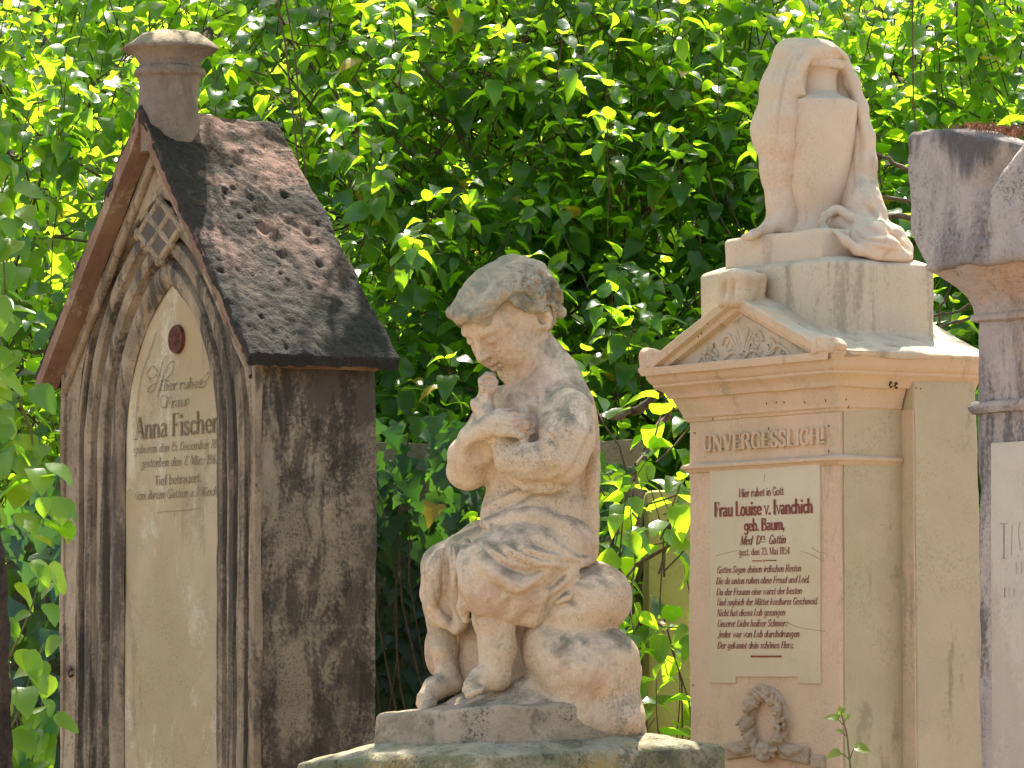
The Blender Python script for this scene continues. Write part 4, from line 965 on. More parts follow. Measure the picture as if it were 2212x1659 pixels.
# cornice with cyma profile all round
dC = Dr + .135
zt8 = zEav
cpro = [(22, -72), (34, -72), (36, -66), (40, -58), (52, -48), (58, -44), (58, -38), (62, -36), (68, -26), (72, -12), (78, -6), (80, 0)]
cpr = [(p*u8, zt8 + z*u8) for p, z in cpro]
bm = bmesh.new(); V = []
for p, z in cpr: V.append([bm.verts.new(q) for q in ((-Wr-p, dC, z), (-Wr-p, -p, z), (p, -p, z), (p, dC + p*.3, z), (-Wr-p, dC + p*.3+.0001, z))][:4])
for a, b in zip(V[:-1], V[1:]):
    for i in range(3): bm.faces.new((a[i], a[i+1], b[i+1], b[i]))
bm.faces.new(V[0]); bm.faces.new(V[-1][::-1]); bm.faces.new([v[3] for v in V]); bm.faces.new([v[0] for v in V])
bm_obj('cornice', bm, M['stele'], stele, bevel=.0015, maxlen=.025, terms=[(10, .0022), (30, .0014), (80, .0006)], angle=50)
# pediment: raking cornices round a sunk tympanum
hp_ = Wr/2 + 80*u8; zPk = zt8 + 147*u8 ; PF = -80*u8
bm = bmesh.new()
def tri(o, dz=0): # inset triangle
    sl = (zPk - zt8)/hp_; L = math.hypot(1, sl)
    return [(cr - hp_ + o*(L+1)/sl*.98, zt8 + o), (cr + hp_ - o*(L+1)/sl*.98, zt8 + o), (cr, zPk - o*L)]
steps = [(0, .045), (0, .001), (2*u8, -.001), (20*u8, .002), (24*u8, .012), (34*u8, .014), (38*u8, .026), (44*u8, .028)]
st2 = []
def triZ(o): # bottom edge drops below the top of the cornice so the tympanum starts low
    sl = (zPk - zt8)/hp_; L = math.hypot(1, sl); zb_ = zt8 - 18*u8*min(1, o/(20*u8)) + max(0, o-20*u8)*.3
    zp = zPk - o*L; w = (zp - zb_)/sl
    return [(cr - w, zb_), (cr + w, zb_), (cr, zp)]
rg = [[bm.verts.new((x, PF - .003 + d, z)) for x, z in triZ(o)] for o, d in steps]
for a, b in zip(rg[:-1], rg[1:]):
    for i in range(3):
        bm.faces.new((a[i], a[(i+1) % 3], b[(i+1) % 3], b[i]))
bm_obj('pediment', bm, M['stele'], stele, maxlen=.02, terms=[(12, .0015), (40, .0008)])
bm = bmesh.new(); a = triZ(43*u8); yT = PF + .0235
bm.faces.new([bm.verts.new((x, yT, z)) for x, z in a]); 
tym = bm_obj('tympanum', bm, M['tympanum'], stele, maxlen=.02, terms=[(30, .0008)])
T = Tubes()
def scroll(cx_, cz_, r0, turns, dirn, ph):
    pts = []; rd = []
    for k in range(26):
        a = ph + dirn*turns*2*math.pi*k/25; r = r0*(1 - .8*k/25); pts.append((cx_ + r*math.cos(a), yT - .0005, cz_ + r*math.sin(a))); rd.append(.0040*(1-.5*k/25))
    T.add(pts, rd, 6)
ctz = a[0][1]
for sd_ in (-1, 1):
    scroll(cr + sd_*.045, ctz + .040, .020, 1.2, sd_, 0 if sd_ > 0 else math.pi); scroll(cr + sd_*.088, ctz + .026, .015, 1.2, -sd_, math.pi/2); scroll(cr + sd_*.125, ctz+.014, .009, 1, sd_, math.pi/2)
    pts = catmull([(cr, yT, ctz+.01), (cr+sd_*.03, yT, ctz+.025), (cr+sd_*.07, yT, ctz+.012), (cr+sd_*.11, yT, ctz+.03), (cr+sd_*.15, yT, ctz+.008)], 6); T.add(pts, [.004]*len(pts), 6)
    for k in range(3):
        pts = catmull([(cr+sd_*.006*k, yT, ctz+.02), (cr+sd_*(.012+.012*k), yT, ctz+.05), (cr+sd_*(.02+.014*k), yT, ctz+.065-.012*k)], 5); T.add(pts, [.0035]*len(pts), 6)
o = T.build('relief', M['tympanum'], tym); displace(o, [(90, .0012)])
# gabled cover slab behind the pediment
bm = bmesh.new()
prism(bm, [(cr-hp_+.002, zt8-.008), (cr+hp_-.002, zt8-.008), (cr+hp_, zt8+.002), (cr, zPk+.002), (cr-hp_, zt8+.002)], PF+.032, dC+.02)
bm_obj('cover_slab', bm, M['attic'], stele, bevel=.003, maxlen=.025, terms=[(10, .003), (35, .0018), (90, .0008)])
# acroteria: lumpy palmettes at the peak and the two eaves corners
def acro(c, w_, h_, d_, name='acroterion'):
    S = Sculpt(np.array(c)-np.array([w_*1.6, d_*1.8, h_*1.3]), np.array(c)+np.array([w_*1.6, d_*1.8, h_*1.6]), .0024)
    S.rbox(c, (w_*.95, d_, h_*.8), None, .012, .01)
    S.ell((c[0], c[1], c[2]+h_*.45), (w_*.7, d_, h_*.5), None, .012)
    for k in ((-1, 0, 1) if h_ > .035 else (-1.0, -.35, .35, 1.0)): S.cap((c[0]+k*w_*.62, c[1]-d_*.95, c[2]-h_*.6), (c[0]+k*w_*.45, c[1]-d_*.8, c[2]+h_*.7), w_*.17, w_*.22, .010)
    if h_ > .035:
        for sx in (-1, 1): S.ell((c[0]+sx*w_*.30, c[1]-d_*1.15, c[2]+h_*.05), (w_*.13, d_*.35, h_*.42), None, .008, 'sub')
    return S.build(name, M['stele'], stele, (0, 0, 0), [(40, .0035), (90, .0018)])
acro((cr-.004, PF+.026, zPk+.006), .044, .038, .030)
acro((cr+hp_-.026, PF+.018, zt8+.010), .032, .014, .020)
acro((cr-hp_+.022, PF+.018, zt8+.014), .026, .018, .018)
# attic block
zAt = fr.S(1900, 563)[1]
ain = 42*u8
bm = bmesh.new(); x0, x1, y0, y1 = -Wr+ain, -ain, .002, dC-.035
loft(bm, [[(x0-.014, y0-.014, zt8-.01), (x1+.014, y0-.014, zt8-.01), (x1+.014, y1+.014, zt8-.01), (x0-.014, y1+.014, zt8-.01)], [(x0-.012, y0-.012, zt8+.03), (x1+.012, y0-.012, zt8+.03), (x1+.012, y1+.012, zt8+.03), (x0-.012, y1+.012, zt8+.03)],
          [(x0, y0, zt8+.045), (x1, y0, zt8+.045), (x1, y1, zt8+.045), (x0, y1, zt8+.045)], [(x0, y0, zAt), (x1, y0, zAt), (x1, y1, zAt), (x0, y1, zAt)], [(x0+.03, y0+.03, zAt+.012), (x1-.03, y0+.03, zAt+.012), (x1-.03, y1-.03, zAt+.012), (x0+.03, y1-.03, zAt+.012)]])
bm_obj('attic_block', bm, M['attic'], stele, bevel=.007, seg=3, maxlen=.022, terms=[(8, .004), (28, .002), (80, .0008)])
# raised frieze word
inkf = Ink(-.0045, 1.5e-5, .006)
a = fr.F(1521, 975); b = fr.F(1786, 957); inkf.line('UNVERGESSLICH!', a[0], a[1], b[0], b[1], 33*s8, stem=2.4, thin=.8)
inkf.build('frieze_lettering', M['stele'], stele)
# tablet with notched lower edge
tp = [fr.F(1536, 1012), fr.F(1775, 1004), fr.F(1783, 1477), fr.F(1727, 1476), fr.F(1727, 1463), fr.F(1592, 1461), fr.F(1592, 1470), fr.F(1536, 1470)]
xL, xR = tp[0][0], tp[1][0]-.002; zT = tp[0][1]-.0; zT = fr.F(1650, 1008)[1]; zBn = fr.F(1650, 1462)[1]; zB = fr.F(1755, 1477)[1]; xn0, xn1 = tp[5][0], tp[4][0]
poly = [(xL, zB), (xn0, zB), (xn0, zBn), (xn1, zBn), (xn1, zB), (xR, zB), (xR, zT), (xL, zT)]
bm = bmesh.new(); prism(bm, poly, -.0035, .004)
tabr = bm_obj('inscription_tablet', bm, M['marble_r'], stele, bevel=.0012, terms=[(40, .0003)])
bm = bmesh.new()                          # shadow joint round the tablet
ey = -.0044
ink = Ink(ey, 1e-5)
for (t_, xl, yl, xr, yr, cap, kw) in [
    ('Hier ruhet in Gott', 1596, 1074, 1693, 1068.5, 18, dict(stem=1.8, thin=.6)),
    ('Frau Louise v. Ivanchich', 1543, 1116, 1756, 1107, 31, dict(stem=2.7, thin=.7)),
    ('geb. Baum,', 1607, 1147, 1695, 1143.5, 26, dict(stem=2.5, thin=.7)),
    ('Med', 1598, 1177, 1624, 1176, 19, dict(shear=.35, stem=1.9, thin=.6)), ('D', 1633, 1176, 1642, 1175.5, 19, dict(shear=.2, stem=2, thin=.6)), ('rs', 1644, 1166, 1653, 1165.5, 14, dict(stem=1.5, thin=.6)), ('Gattin', 1660, 1175, 1697, 1173, 19, dict(shear=.35, stem=1.9, thin=.6)),
    ('gest. den 23. Mai 1854', 1596, 1200, 1706, 1196.5, 15.5, dict(stem=1.5, thin=.55)),
    ('Gottes Segen deinen irdischen Resten', 1548, 1238, 1730, 1234, 15, dict(shear=.35, stem=1.6, thin=.55)),
    ('Die da unten ruhen ohne Freud und Leid,', 1546, 1262, 1748, 1258, 15, dict(shear=.35, stem=1.6, thin=.55)),
    ('Du der Frauen eine warst der besten', 1547, 1286, 1732, 1282.5, 15, dict(shear=.35, stem=1.6, thin=.55)),
    ('Und zugleich der Mütter kostbares Geschmeid.', 1548, 1308, 1766, 1305, 15, dict(shear=.35, stem=1.6, thin=.55)),
    ('Nicht hat dieses Lob gesungen', 1548, 1331, 1696, 1329, 15, dict(shear=.35, stem=1.6, thin=.55)),
    ('Unserer Liebe heifser Schmerz', 1549, 1354, 1701, 1352.5, 15, dict(shear=.35, stem=1.6, thin=.55)),
    ('Jeder war von Lob durchdrungen', 1550, 1377, 1727, 1375.5, 15, dict(shear=.35, stem=1.6, thin=.55)),
    ('Der gekannt dein schönes Herz.', 1549, 1401, 1714, 1400, 15, dict(shear=.35, stem=1.6, thin=.55))]:
    tl(ink, fr, t_, xl, yl, xr, yr, cap, ey, **kw)
for (x0_, x1_, y_, th_) in ((1625, 1646, 1211.5, 2.2), (1654, 1677, 1210.5, 2.2), (1622, 1688, 1418, 4), (1644, 1654, 1170.5, 1.0)):
    a = fr.F(x0_, y_, ey); b = fr.F(x1_, y_, ey); ink.stroke([a, b], .001, th_*s8)
a = fr.F(1650, 1211, ey); ink.stroke([a, (a[0]+.0008, a[1])], 4*s8, 4*s8)
ink.build('lettering', M['ink_r'], tabr)
# cracks in the marble
ck = Ink(-.0040, 1e-6)
for pts in ([(1752, 1182), (1770, 1193), (1783, 1195)], [(1730, 1190), (1760, 1202), (1780, 1213)], [(1546, 1200), (1580, 1192), (1600, 1188)], [(1700, 1345), (1730, 1356), (1782, 1364)], [(1652, 1022), (1650, 1040)]):
    ck = Ink(-.0040, 1e-6); ck.curve([fr.F(x, y, -.004) for x, y in pts], .8*s8, .6*s8); ck.build('crack', M['oldwall'], tabr)
# relief wreath with ribbon ends
wc = fr.F(1660, 1561); ax_, az_ = 35*s8/.53, 66*s8
S = Sculpt((wc[0]-.16, -.05, wc[1]-.115), (wc[0]+.19, .012, wc[1]+.09), .0019)
r3 = random.Random(9)
for k in range(44):
    a = 2*math.pi*k/44; S.ell((wc[0]+ax_*math.cos(a), 0, wc[1]+az_*math.sin(a)), (.012, .008, .010), None, .008)
for k in range(84):
    a = 2*math.pi*k/84*1.0 + r3.uniform(-.04, .04); j = r3.uniform(-.012, .012)
    x, z = wc[0]+(ax_+j)*math.cos(a), wc[1]+(az_+j)*math.sin(a); t = a + r3.uniform(.2, 1.2)
    e = np.array([math.cos(t), 0, math.sin(t)]); f_ = np.array([-math.sin(t), 0, math.cos(t)])
    S.ell((x, -.010-r3.random()*.006, z), (.010+r3.random()*.004, .004, .0048), np.array([e*.9+np.array([0, -.43, 0]), [e[0]*.43, .9, e[2]*.43], f_]), .0016)
for (da, rr_) in ((-1.5, .0185), (2.55, .012), (.4, .011), (-.5, .012), (1.3, .011), (-2.5, .012), (3.3, .010)):
    x, z = wc[0]+ax_*math.cos(da), wc[1]+az_*math.sin(da)
    S.ell((x, -.012, z), (rr_, .011, rr_), None, .003)
    for k in range(6):
        a = k*1.05; S.ell((x+rr_*.62*math.cos(a), -.019, z+rr_*.62*math.sin(a)), (rr_*.42, .005, rr_*.30), None, .0015)
    S.ell((x, -.026, z), (rr_*.22, .006, rr_*.22), None, .002, 'sub')
zr = fr.F(1661, 1628)[1]
for sgn in (-1, 1):
    S.rbox((wc[0]+sgn*.085, 0, zr+.004-sgn*.002), (.045, .009, .015), np.array([[1, 0, -.10*sgn], [0, 1, 0], [.10*sgn, 0, 1]]), .004, .006)
    S.chain([(wc[0]+sgn*.03, -.006, zr+.01), (wc[0]+sgn*.08, -.011, zr+.002), (wc[0]+sgn*.125, -.008, zr+.012)], [.005, .006, .004], .004)
S.rbox((wc[0]+.155, 0, zr-.012), (.02, .007, .012), None, .004, .006)
S.build('wreath', M['wreath'], stele, (0, 0, 0), [(150, .001)])

# dark snails tucked under the cornice
for i, (px, py) in enumerate(((1922, 829), (1934, 831), (1975, 840), (1985, 842))):
    b_, z_ = fr.S(px, py, .030); c_ = fr.world(.030, b_, z_)
    snail(c_, .0065, 'small dark snail tucked into the shade under the side cornice of the peach gravestone', fr.rz, 'snails under the cornice')

# ================================================================== DRAPED URN
zU0 = zAt + .006
ub = fr.world((x0+x1)/2, (y0+y1)/2, zU0)
urn = empty('draped_urn', tuple(ub), 0, 'pale pink stone funerary urn draped with a cloth falling over both sides', 'urn')
YU = ub[1]; UU = YU/FPX
def up_(px, py, q=0.0): return P(px, py, YU + q*UU)
bw, bd = (x1-x0)/2 - 62*u8, (y1-y0)/2 - 26*u8
Mr = Matrix.Rotation(fr.rz, 3, 'Z')
bm = bmesh.new()
zUb = up_(1700, 517)[2] - zU0
pts0 = []
for (dx, dy) in ((-bw, -bd), (bw, -bd), (bw, bd), (-bw, bd)): v = Mr @ Vector((dx, dy, 0)); pts0.append(v)
loft(bm, [[(v.x, v.y, 0) for v in pts0], [(v.x, v.y, zUb) for v in pts0], [(v.x*.97, v.y*.97, zUb+.006) for v in pts0]])
bm_obj('base', bm, M['urn'], urn, bevel=.006, seg=3, maxlen=.022, terms=[(10, .003), (35, .0015)])
def uchain(S, pts, k=12, op='add'): S.chain([up_(*p[:3]) for p in pts], [p[3]*UU for p in pts], k*UU, op)
def uell(S, c, r, k=12, op='add', ax=None): S.ell(up_(*c), [x*UU for x in r], ax, k*UU, op)
def usc(q0, q1, h=.003):
    a = up_(1560, 600, q0); b = up_(2000, 50, q1); c = up_(1560, 600, q1); d = up_(2000, 50, q0)
    lo = np.min([a, b, c, d], 0) - .01; hi = np.max([a, b, c, d], 0) + .01; return Sculpt(lo, hi, h)
# vase: revolved profile sampled as stacked slices of an implicit surface
bm = bmesh.new()
cu = (1763, 0)
prof_u = [(60, 512), (60, 500), (54, 492), (50, 480), (50, 460), (56, 440), (68, 400), (79, 345), (87, 295), (92, 255), (94, 230), (92, 224), (78, 217), (58, 209), (46, 199), (44, 180), (45, 160), (50, 153), (60, 150), (63, 146), (63, 134), (56, 128), (40, 118), (3, 112)]
axc = up_(cu[0], 300)
lathe(bm, [(r*UU*(1.0), up_(cu[0], y)[2]-ub[2]) for r, y in prof_u], axc[0]-ub[0], axc[1]-ub[1], 56)
bm_obj('vase', bm, M['urn'], urn, maxlen=.02, terms=[(14, .0022), (40, .0012), (110, .0006)])
S = usc(-245, 150)
# hood of cloth over the lid
uell(S, (1752, 124, 2), (72, 74, 42), 14)
uell(S, (1784, 172, -94), (50, 62, 52), 8, 'sub')
# left fall: cloth lying over the left shoulder of the vase
uchain(S, [(1706, 122, -4, 34), (1694, 190, 0, 46), (1684, 280, 0, 56), (1688, 370, 4, 42), (1694, 440, 6, 34), (1700, 488, 0, 30)], 30)
uchain(S, [(1712, 128, -36, 20), (1702, 190, -52, 26), (1696, 250, -60, 24), (1698, 310, -52, 16), (1704, 370, -40, 8)], 30)
uchain(S, [(1690, 475, -10, 20), (1664, 492, -24, 13), (1625, 508, -30, 9), (1606, 513, -24, 6)], 14)
uchain(S, [(1680, 470, 20, 26), (1650, 500, 20, 12), (1612, 512, 10, 6)], 14)
# turned-back corner on the neck
uchain(S, [(1752, 112, -64, 12), (1730, 140, -74, 14), (1718, 172, -78, 13), (1724, 198, -76, 9), (1736, 204, -74, 5)], 9)
uchain(S, [(1716, 126, -56, 14), (1708, 170, -66, 12), (1704, 215, -70, 8)], 12)
uchain(S, [(1752, 110, -64, 9), (1778, 104, -64, 7), (1804, 106, -54, 6), (1828, 126, -34, 6)], 7)
# right fall beside and behind the vase
uchain(S, [(1822, 128, -4, 13), (1842, 180, -6, 14), (1858, 232, -8, 16), (1868, 300, -12, 22), (1866, 350, -14, 26), (1864, 410, -20, 30), (1866, 450, -30, 34)], 16)
uchain(S, [(1800, 140, 40, 34), (1815, 220, 50, 36), (1830, 320, 40, 42), (1838, 440, 20, 48)], 24)
uchain(S, [(1790, 240, 70, 60), (1790, 400, 60, 60), (1790, 480, 50, 46)], 24)
# heap of cloth at the foot on the right
uell(S, (1866, 446, -48), (38, 54, 52), 18)
uell(S, (1842, 486, -60), (56, 48, 30), 18)
uell(S, (1878, 500, -118), (48, 70, 30), 20)
uell(S, (1888, 528, -172), (56, 40, 26), 18)
uchain(S, [(1806, 500, -205, 8), (1826, 520, -218, 10), (1852, 540, -212, 11), (1890, 552, -194, 11), (1955, 556, -152, 9)], 10)
uchain(S, [(1850, 505, -170, 14), (1895, 520, -170, 18), (1940, 545, -150, 14)], 16)
uchain(S, [(1900, 490, -80, 24), (1930, 512, -90, 22), (1952, 540, -110, 16), (1962, 556, -130, 9)], 18)
uchain(S, [(1806, 452, -84, 9), (1784, 466, -98, 8), (1774, 484, -104, 8), (1782, 498, -108, 8), (1806, 502, -112, 8)], 6)
uchain(S, [(1812, 452, -96, 8), (1838, 470, -112, 9), (1864, 486, -114, 10), (1888, 478, -100, 12)], 8)
uchain(S, [(1888, 420, -64, 16), (1900, 460, -76, 16), (1896, 494, -92, 15), (1868, 500, -112, 13)], 12)
uchain(S, [(1818, 506, -112, 8), (1834, 530, -122, 8), (1858, 550, -122, 8), (1900, 560, -108, 8), (1950, 560, -60, 7)], 10)
uchain(S, [(1900, 500, -60, 26), (1930, 524, -50, 22), (1948, 548, -40, 12), (1958, 558, -30, 7)], 16)
uchain(S, [(1860, 530, -104, 20), (1900, 545, -92, 18), (1940, 556, -60, 10)], 16)
uell(S, (1818, 482, -122), (26, 10, 9), 5, 'sub', np.array([[.90, .1, -.40], [0, 1, 0], [.40, 0, .90]]))
uell(S, (1846, 488, -128), (22, 10, 6), 5, 'sub', np.array([[.84, .1, -.52], [0, 1, 0], [.52, 0, .84]]))
o = S.build('drapery', M['urn'], urn, ub, [(22, .0018), (60, .001), (130, .0005)])
sp_save = sp
def sp(px, py, q=0.0): return up_(px, py, q)
engrave(o, ub, [([(1715, 98), (1690, 135), (1668, 200), (1652, 290)], 3, -6), ([(1728, 104), (1702, 145), (1684, 210), (1674, 290), (1682, 360)], 3, -6), ([(1700, 104), (1674, 150), (1655, 215)], 3, -5), ([(1735, 112), (1712, 150), (1700, 200)], 3, -5), ([(1700, 110), (1678, 160), (1660, 230), (1646, 300)], 5, 4),
    ([(1718, 120), (1704, 170), (1700, 230)], 5, 5), ([(1668, 300), (1672, 380), (1690, 450)], 5, -4), ([(1654, 320), (1658, 390), (1676, 460)], 4, -4), ([(1640, 300), (1648, 350), (1650, 400)], 4, 3),
    ([(1700, 95), (1740, 86), (1790, 100), (1815, 130)], 4, -5), ([(1690, 110), (1740, 95), (1780, 104)], 4, 4), ([(1822, 160), (1840, 230), (1852, 300), (1850, 380)], 5, -5), ([(1850, 210), (1866, 300), (1868, 380)], 6, 4),
    ([(1868, 330), (1878, 370), (1870, 420)], 6, -5), ([(1838, 330), (1838, 400), (1828, 440)], 5, -5), ([(1855, 450), (1880, 470), (1890, 490)], 5, -6), ([(1872, 445), (1890, 470), (1892, 495)], 5, 4),
    ([(1828, 508), (1850, 530), (1890, 541), (1930, 548)], 4, -8), ([(1850, 498), (1880, 516), (1920, 524)], 4, -7), ([(1840, 505), (1870, 522), (1920, 530)], 5, -5), ([(1900, 505), (1920, 525), (1945, 550)], 5, -4)], .25)
sp = sp_save

# ================================================================== COLUMN MONUMENT (far right, partly out of the frame)
fc = Frame(2560, 7.5)
# the front plane passes through px 2105 at about 8.2 m
colm = fc.empty('column_monument', 'grey and pinkish stone monument at the right edge with broken-topped block capital blackened by weather', 'monument')
def CF(px, py, off=0.0): return fc.F(px, py, off)
uc = 8.2/FPX
xs0, xs1 = CF(2110, 1000)[0], CF(2700, 1000)[0]
Dc = .22
def cz(px, py, off=0): return CF(px, py, off)[1]
bm = bmesh.new()
zb0 = 0; z1_, z2_ = cz(2112, 895), cz(2108, 690)
loft(bm, [[(xs0+.012, .004, 0), (xs1, .004, 0), (xs1, Dc, 0), (xs0+.012, Dc, 0)], [(xs0, 0, z1_), (xs1, 0, z1_), (xs1, Dc, z1_), (xs0, Dc, z1_)], [(xs0+.002, 0, z2_), (xs1, 0, z2_), (xs1, Dc, z2_), (xs0+.002, Dc, z2_)]])
bm_obj('shaft', bm, M['column'], colm, bevel=.006, seg=3, maxlen=.022, terms=[(9, .004), (30, .002), (90, .0012)])
def cring(prof, name, mat):
    bm = bmesh.new(); rings = [[(xs0-p, Dc+p, z), (xs0-p, -p, z), (xs1, -p, z), (xs1, Dc+p, z)] for p, z in prof]
    loft(bm, rings); return bm_obj(name, bm, mat, colm, bevel=.0012, maxlen=.022, terms=[(14, .0035), (45, .0018), (110, .0007)], angle=60)
zr_ = cz(2105, 880)
cring([(-.004, zr_-16*uc), (8*uc, zr_-13*uc), (11*uc, zr_-6*uc), (13*uc, zr_), (11*uc, zr_+6*uc), (6*uc, zr_+10*uc), (-.004, zr_+13*uc)], 'ring_moulding', M['column'])
zn = cz(2105, 690)
zk = cz(2000, 585)
cring([(-.004, zn-10*uc), (8*uc, zn-4*uc), (8*uc, zn+4*uc), (2*uc, zn+10*uc), (4*uc, zn+26*uc), (12*uc, zn+46*uc), (30*uc, zn+66*uc), (56*uc, zk-22*uc), (72*uc, zk-8*uc), (75*uc, zk)], 'neck_moulding', M['column'])
# capital: block with two worn merlons, outline of the front face extruded back
off = -.068
g = [CF(x, y, off) for x, y in ((2002, 586), (1975, 545), (1960, 500), (1957, 420), (1955, 290), (1965, 281), (1998, 276), (2050, 272), (2090, 282), (2130, 298), (2160, 318), (2185, 290), (2230, 250), (2300, 235), (2400, 232), (2400, 500))]
g2 = [(x, z) for x, z in g[:-1]] + [(g[-2][0], g[0][1])]
bm = bmesh.new(); prism(bm, [(x, max(z, g[0][1]) if i == 0 else z) for i, (x, z) in enumerate(g2)], off, Dc+.10)
# dig the groove between the two merlons
o = bm_obj('capital', bm, M['cap_top'], colm, bevel=.012, seg=3, maxlen=.016, terms=[(8, .006), (24, .004), (70, .002)])
gx, gz0, gz1 = CF(2118, 300, off)[0], CF(2118, 575, off)[1], CF(2118, 300, off)[1]
me = o.data
for v in me.vertices:
    c = v.co; t = (c.z - gz0)/(gz1 - gz0); dx = abs(c.x - gx - .075*max(0, t-.62)/.38)
    if t > -.02 and c.y < .1: c.y += (.034 + .05*max(0, t-.5))*math.exp(-(dx/(.008 + .030*max(t, 0)**2))**2)*min(1, .35+t)
    if c.y > 0 and c.z > gz1 - .12: c.z -= .5*(c.y)*max(0, (c.z-gz1+.12)/.12)
me.update()
# dry rusty moss on the left merlon
T = Tubes(); r4 = random.Random(3)
for i in range(420):
    x = r4.gauss(CF(2050, 275, off)[0], .035); y = r4.uniform(off+.03, off+.14); z = CF(2050, 279, off)[1] + .004 - .25*max(0, x-CF(2060, 275, off)[0])
    a = r4.uniform(0, 6.28); L = r4.uniform(.008, .022)
    T.add([(x, y, z-.006), (x+L*.5*math.cos(a), y+L*.5*math.sin(a), z+L*.4), (x+L*math.cos(a), y+L*math.sin(a), z+L*.35)], [.0009, .0003], 3)
tag(T.build('moss', M['straw'], colm), kind='stuff')
# cream tablet with a few faint strokes left of its writing
tx0 = CF(2143, 1000)[0]; bm = bmesh.new(); zt_ = cz(2143, 957)
prism(bm, [(tx0, .1), (xs1-.05, .1), (xs1-.05, zt_), (tx0, zt_)], -.003, .006)
tc_ = bm_obj('inscription_tablet', bm, M['panel'], colm, bevel=.002, maxlen=.05, terms=[(14, .001)])
def cst(pts, w1, w2):
    ink = Ink(-.0044, 1e-5); ink.curve([CF(x, y, -.0044) for x, y in pts], w1*uc, w2*uc); ink.build('lettering', M['ink_l'], tc_)
k_ = .864*720/1659*1.0
for pts in ([(2168, 1132), (2168, 1206)], [(2160, 1132), (2177, 1131)], [(2163, 1206), (2174, 1206)], [(2186, 1134), (2184, 1200)], [(2203, 1126), (2200, 1150), (2204, 1190)], [(2195, 1215), (2195, 1240)], [(2206, 1212), (2206, 1238)], [(2170, 1270), (2170, 1290)], [(2180, 1268), (2180, 1288)], [(2190, 1272), (2190, 1286)]):
    cst(pts, 2.0 if pts[0][0] < 2180 else 1.0, .8)

# ================================================================== PLANTS
def heart(n=7):
    ts = np.array([0, .07, .2, .38, .58, .78, .92, 1.0]); ws = np.array([.0, .24, .355, .375, .31, .19, .07, 0])
    V = []; 
    for t, w in zip(ts, ws):
        back = -.10*max(0, 1-abs(t-.10)/.12)
        V += [(-w, t+back*.6, 1), (0, t, 0), (w, t+back*.6, 1)]
    return np.array(V), len(ts)
def leaf_faces(n):
    F = []
    for i in range(n-1):
        a = i*3; F += [(a, a+1, a+4, a+3), (a+1, a+2, a+5, a+4)]
    return np.array(F)
HV, HN = heart(); HF = leaf_faces(HN)
IVY_T = np.array([0, .05, .18, .34, .44, .62, .82, 1.0]); IVY_W = np.array([.02, .34, .52, .30, .40, .20, .10, 0])
IV = []
for t, w in zip(IVY_T, IVY_W): IV += [(-w, t-(.10 if .04 < t < .2 else 0), 1), (0, t, 0), (w, t-(.10 if .04 < t < .2 else 0), 1)]
IV = np.array(IV); IF = leaf_faces(8)
class Leaves:
    def __init__(s, seed): s.p = []; s.d = []; s.n = []; s.s = []; s.r = np.random.default_rng(seed)
    def add(s, p, d, n, sz): s.p.append(p); s.d.append(d); s.n.append(n); s.s.append(sz)
    def build(s, name, mat, parent, loc, tmpl=HV, faces=HF, fold=(.1, .6), curl=(.15, .8), keep=None):
        p = np.array(s.p); d = np.array(s.d); nn = np.array(s.n); sz = np.array(s.s)
        if keep is not None: k = keep(p); p, d, nn, sz = p[k], d[k], nn[k], sz[k]
        d /= np.linalg.norm(d, axis=1)[:, None]; nn = nn - (nn*d).sum(1)[:, None]*d; nn /= np.linalg.norm(nn, axis=1)[:, None] + 1e-9
        w = np.cross(d, nn); N = len(p); r = s.r
        fo = r.uniform(*fold, N)[:, None]; cu = r.uniform(*curl, N)[:, None]; asp = r.uniform(.85, 1.12, N)[:, None]; tw = r.uniform(-.25, .25, N)[:, None]
        X = tmpl[None, :, 0]*asp; Y = np.repeat(tmpl[None, :, 1], N, 0)
        Zz = fo*np.abs(X)*.9 - cu*Y**2 + tw*X*Y + .03*np.sin(Y*9 + r.uniform(0, 6, N)[:, None])*np.sign(X)
        Yc = Y*(1 - .25*cu*Y)
        V = p[:, None, :] + sz[:, None, None]*(X[..., None]*w[:, None, :] + Yc[..., None]*d[:, None, :] + Zz[..., None]*nn[:, None, :])
        K = tmpl.shape[0]
        F = (faces[None] + (np.arange(N)*K)[:, None, None]).reshape(-1, 4)
        return mesh_np(name, V.reshape(-1, 3) - np.array(loc), F, mat, parent)
def unit(v): v = np.array(v, float); return v/(np.linalg.norm(v)+1e-9)
def shoot(L, T, base, d, length, lsize, r, pairs=None, droop=.35, rad=.0022):
    n = pairs or max(3, int(length/.045)); d = unit(d); pts = [np.array(base, float)]
    for i in range(n):
        d = unit(d + r.normal(0, .10, 3) + np.array([0, 0, .03])); pts.append(pts[-1] + d*length/n)
    T.add(pts, [rad, rad*.45], 4)
    ph = r.uniform(0, 3.14)
    for i in range(1, n+1):
        dd = unit(pts[i]-pts[i-1]); a = unit(np.cross(dd, [.3, .2, 1])); b = np.cross(dd, a); ph += 1.57
        e = a*math.cos(ph) + b*math.sin(ph); sc = lsize*(.6 + .5*math.sin(math.pi*min(1, (i+.6)/(n+1))))*r.uniform(.75, 1.2)
        for sg in (1, -1):
            ld = unit(e*sg*.9 + dd*.35 + np.array([0, 0, -droop]) + r.normal(0, .22, 3)); pb_ = pts[i] + ld*.016
            nrm = unit(np.array([0, 0, 1.0]) + dd*.25 + r.normal(0, .28, 3))
            L.add(pb_, ld, nrm, sc)
    ld = unit(d + np.array([0, 0, -.2])); L.add(pts[-1], ld, unit(np.array([0, -.3, 1]) + r.normal(0, .3, 3)), lsize*.7)
PIER = (P(1400, 1200, 9.9)[0], P(1500, 1200, 9.9)[0])
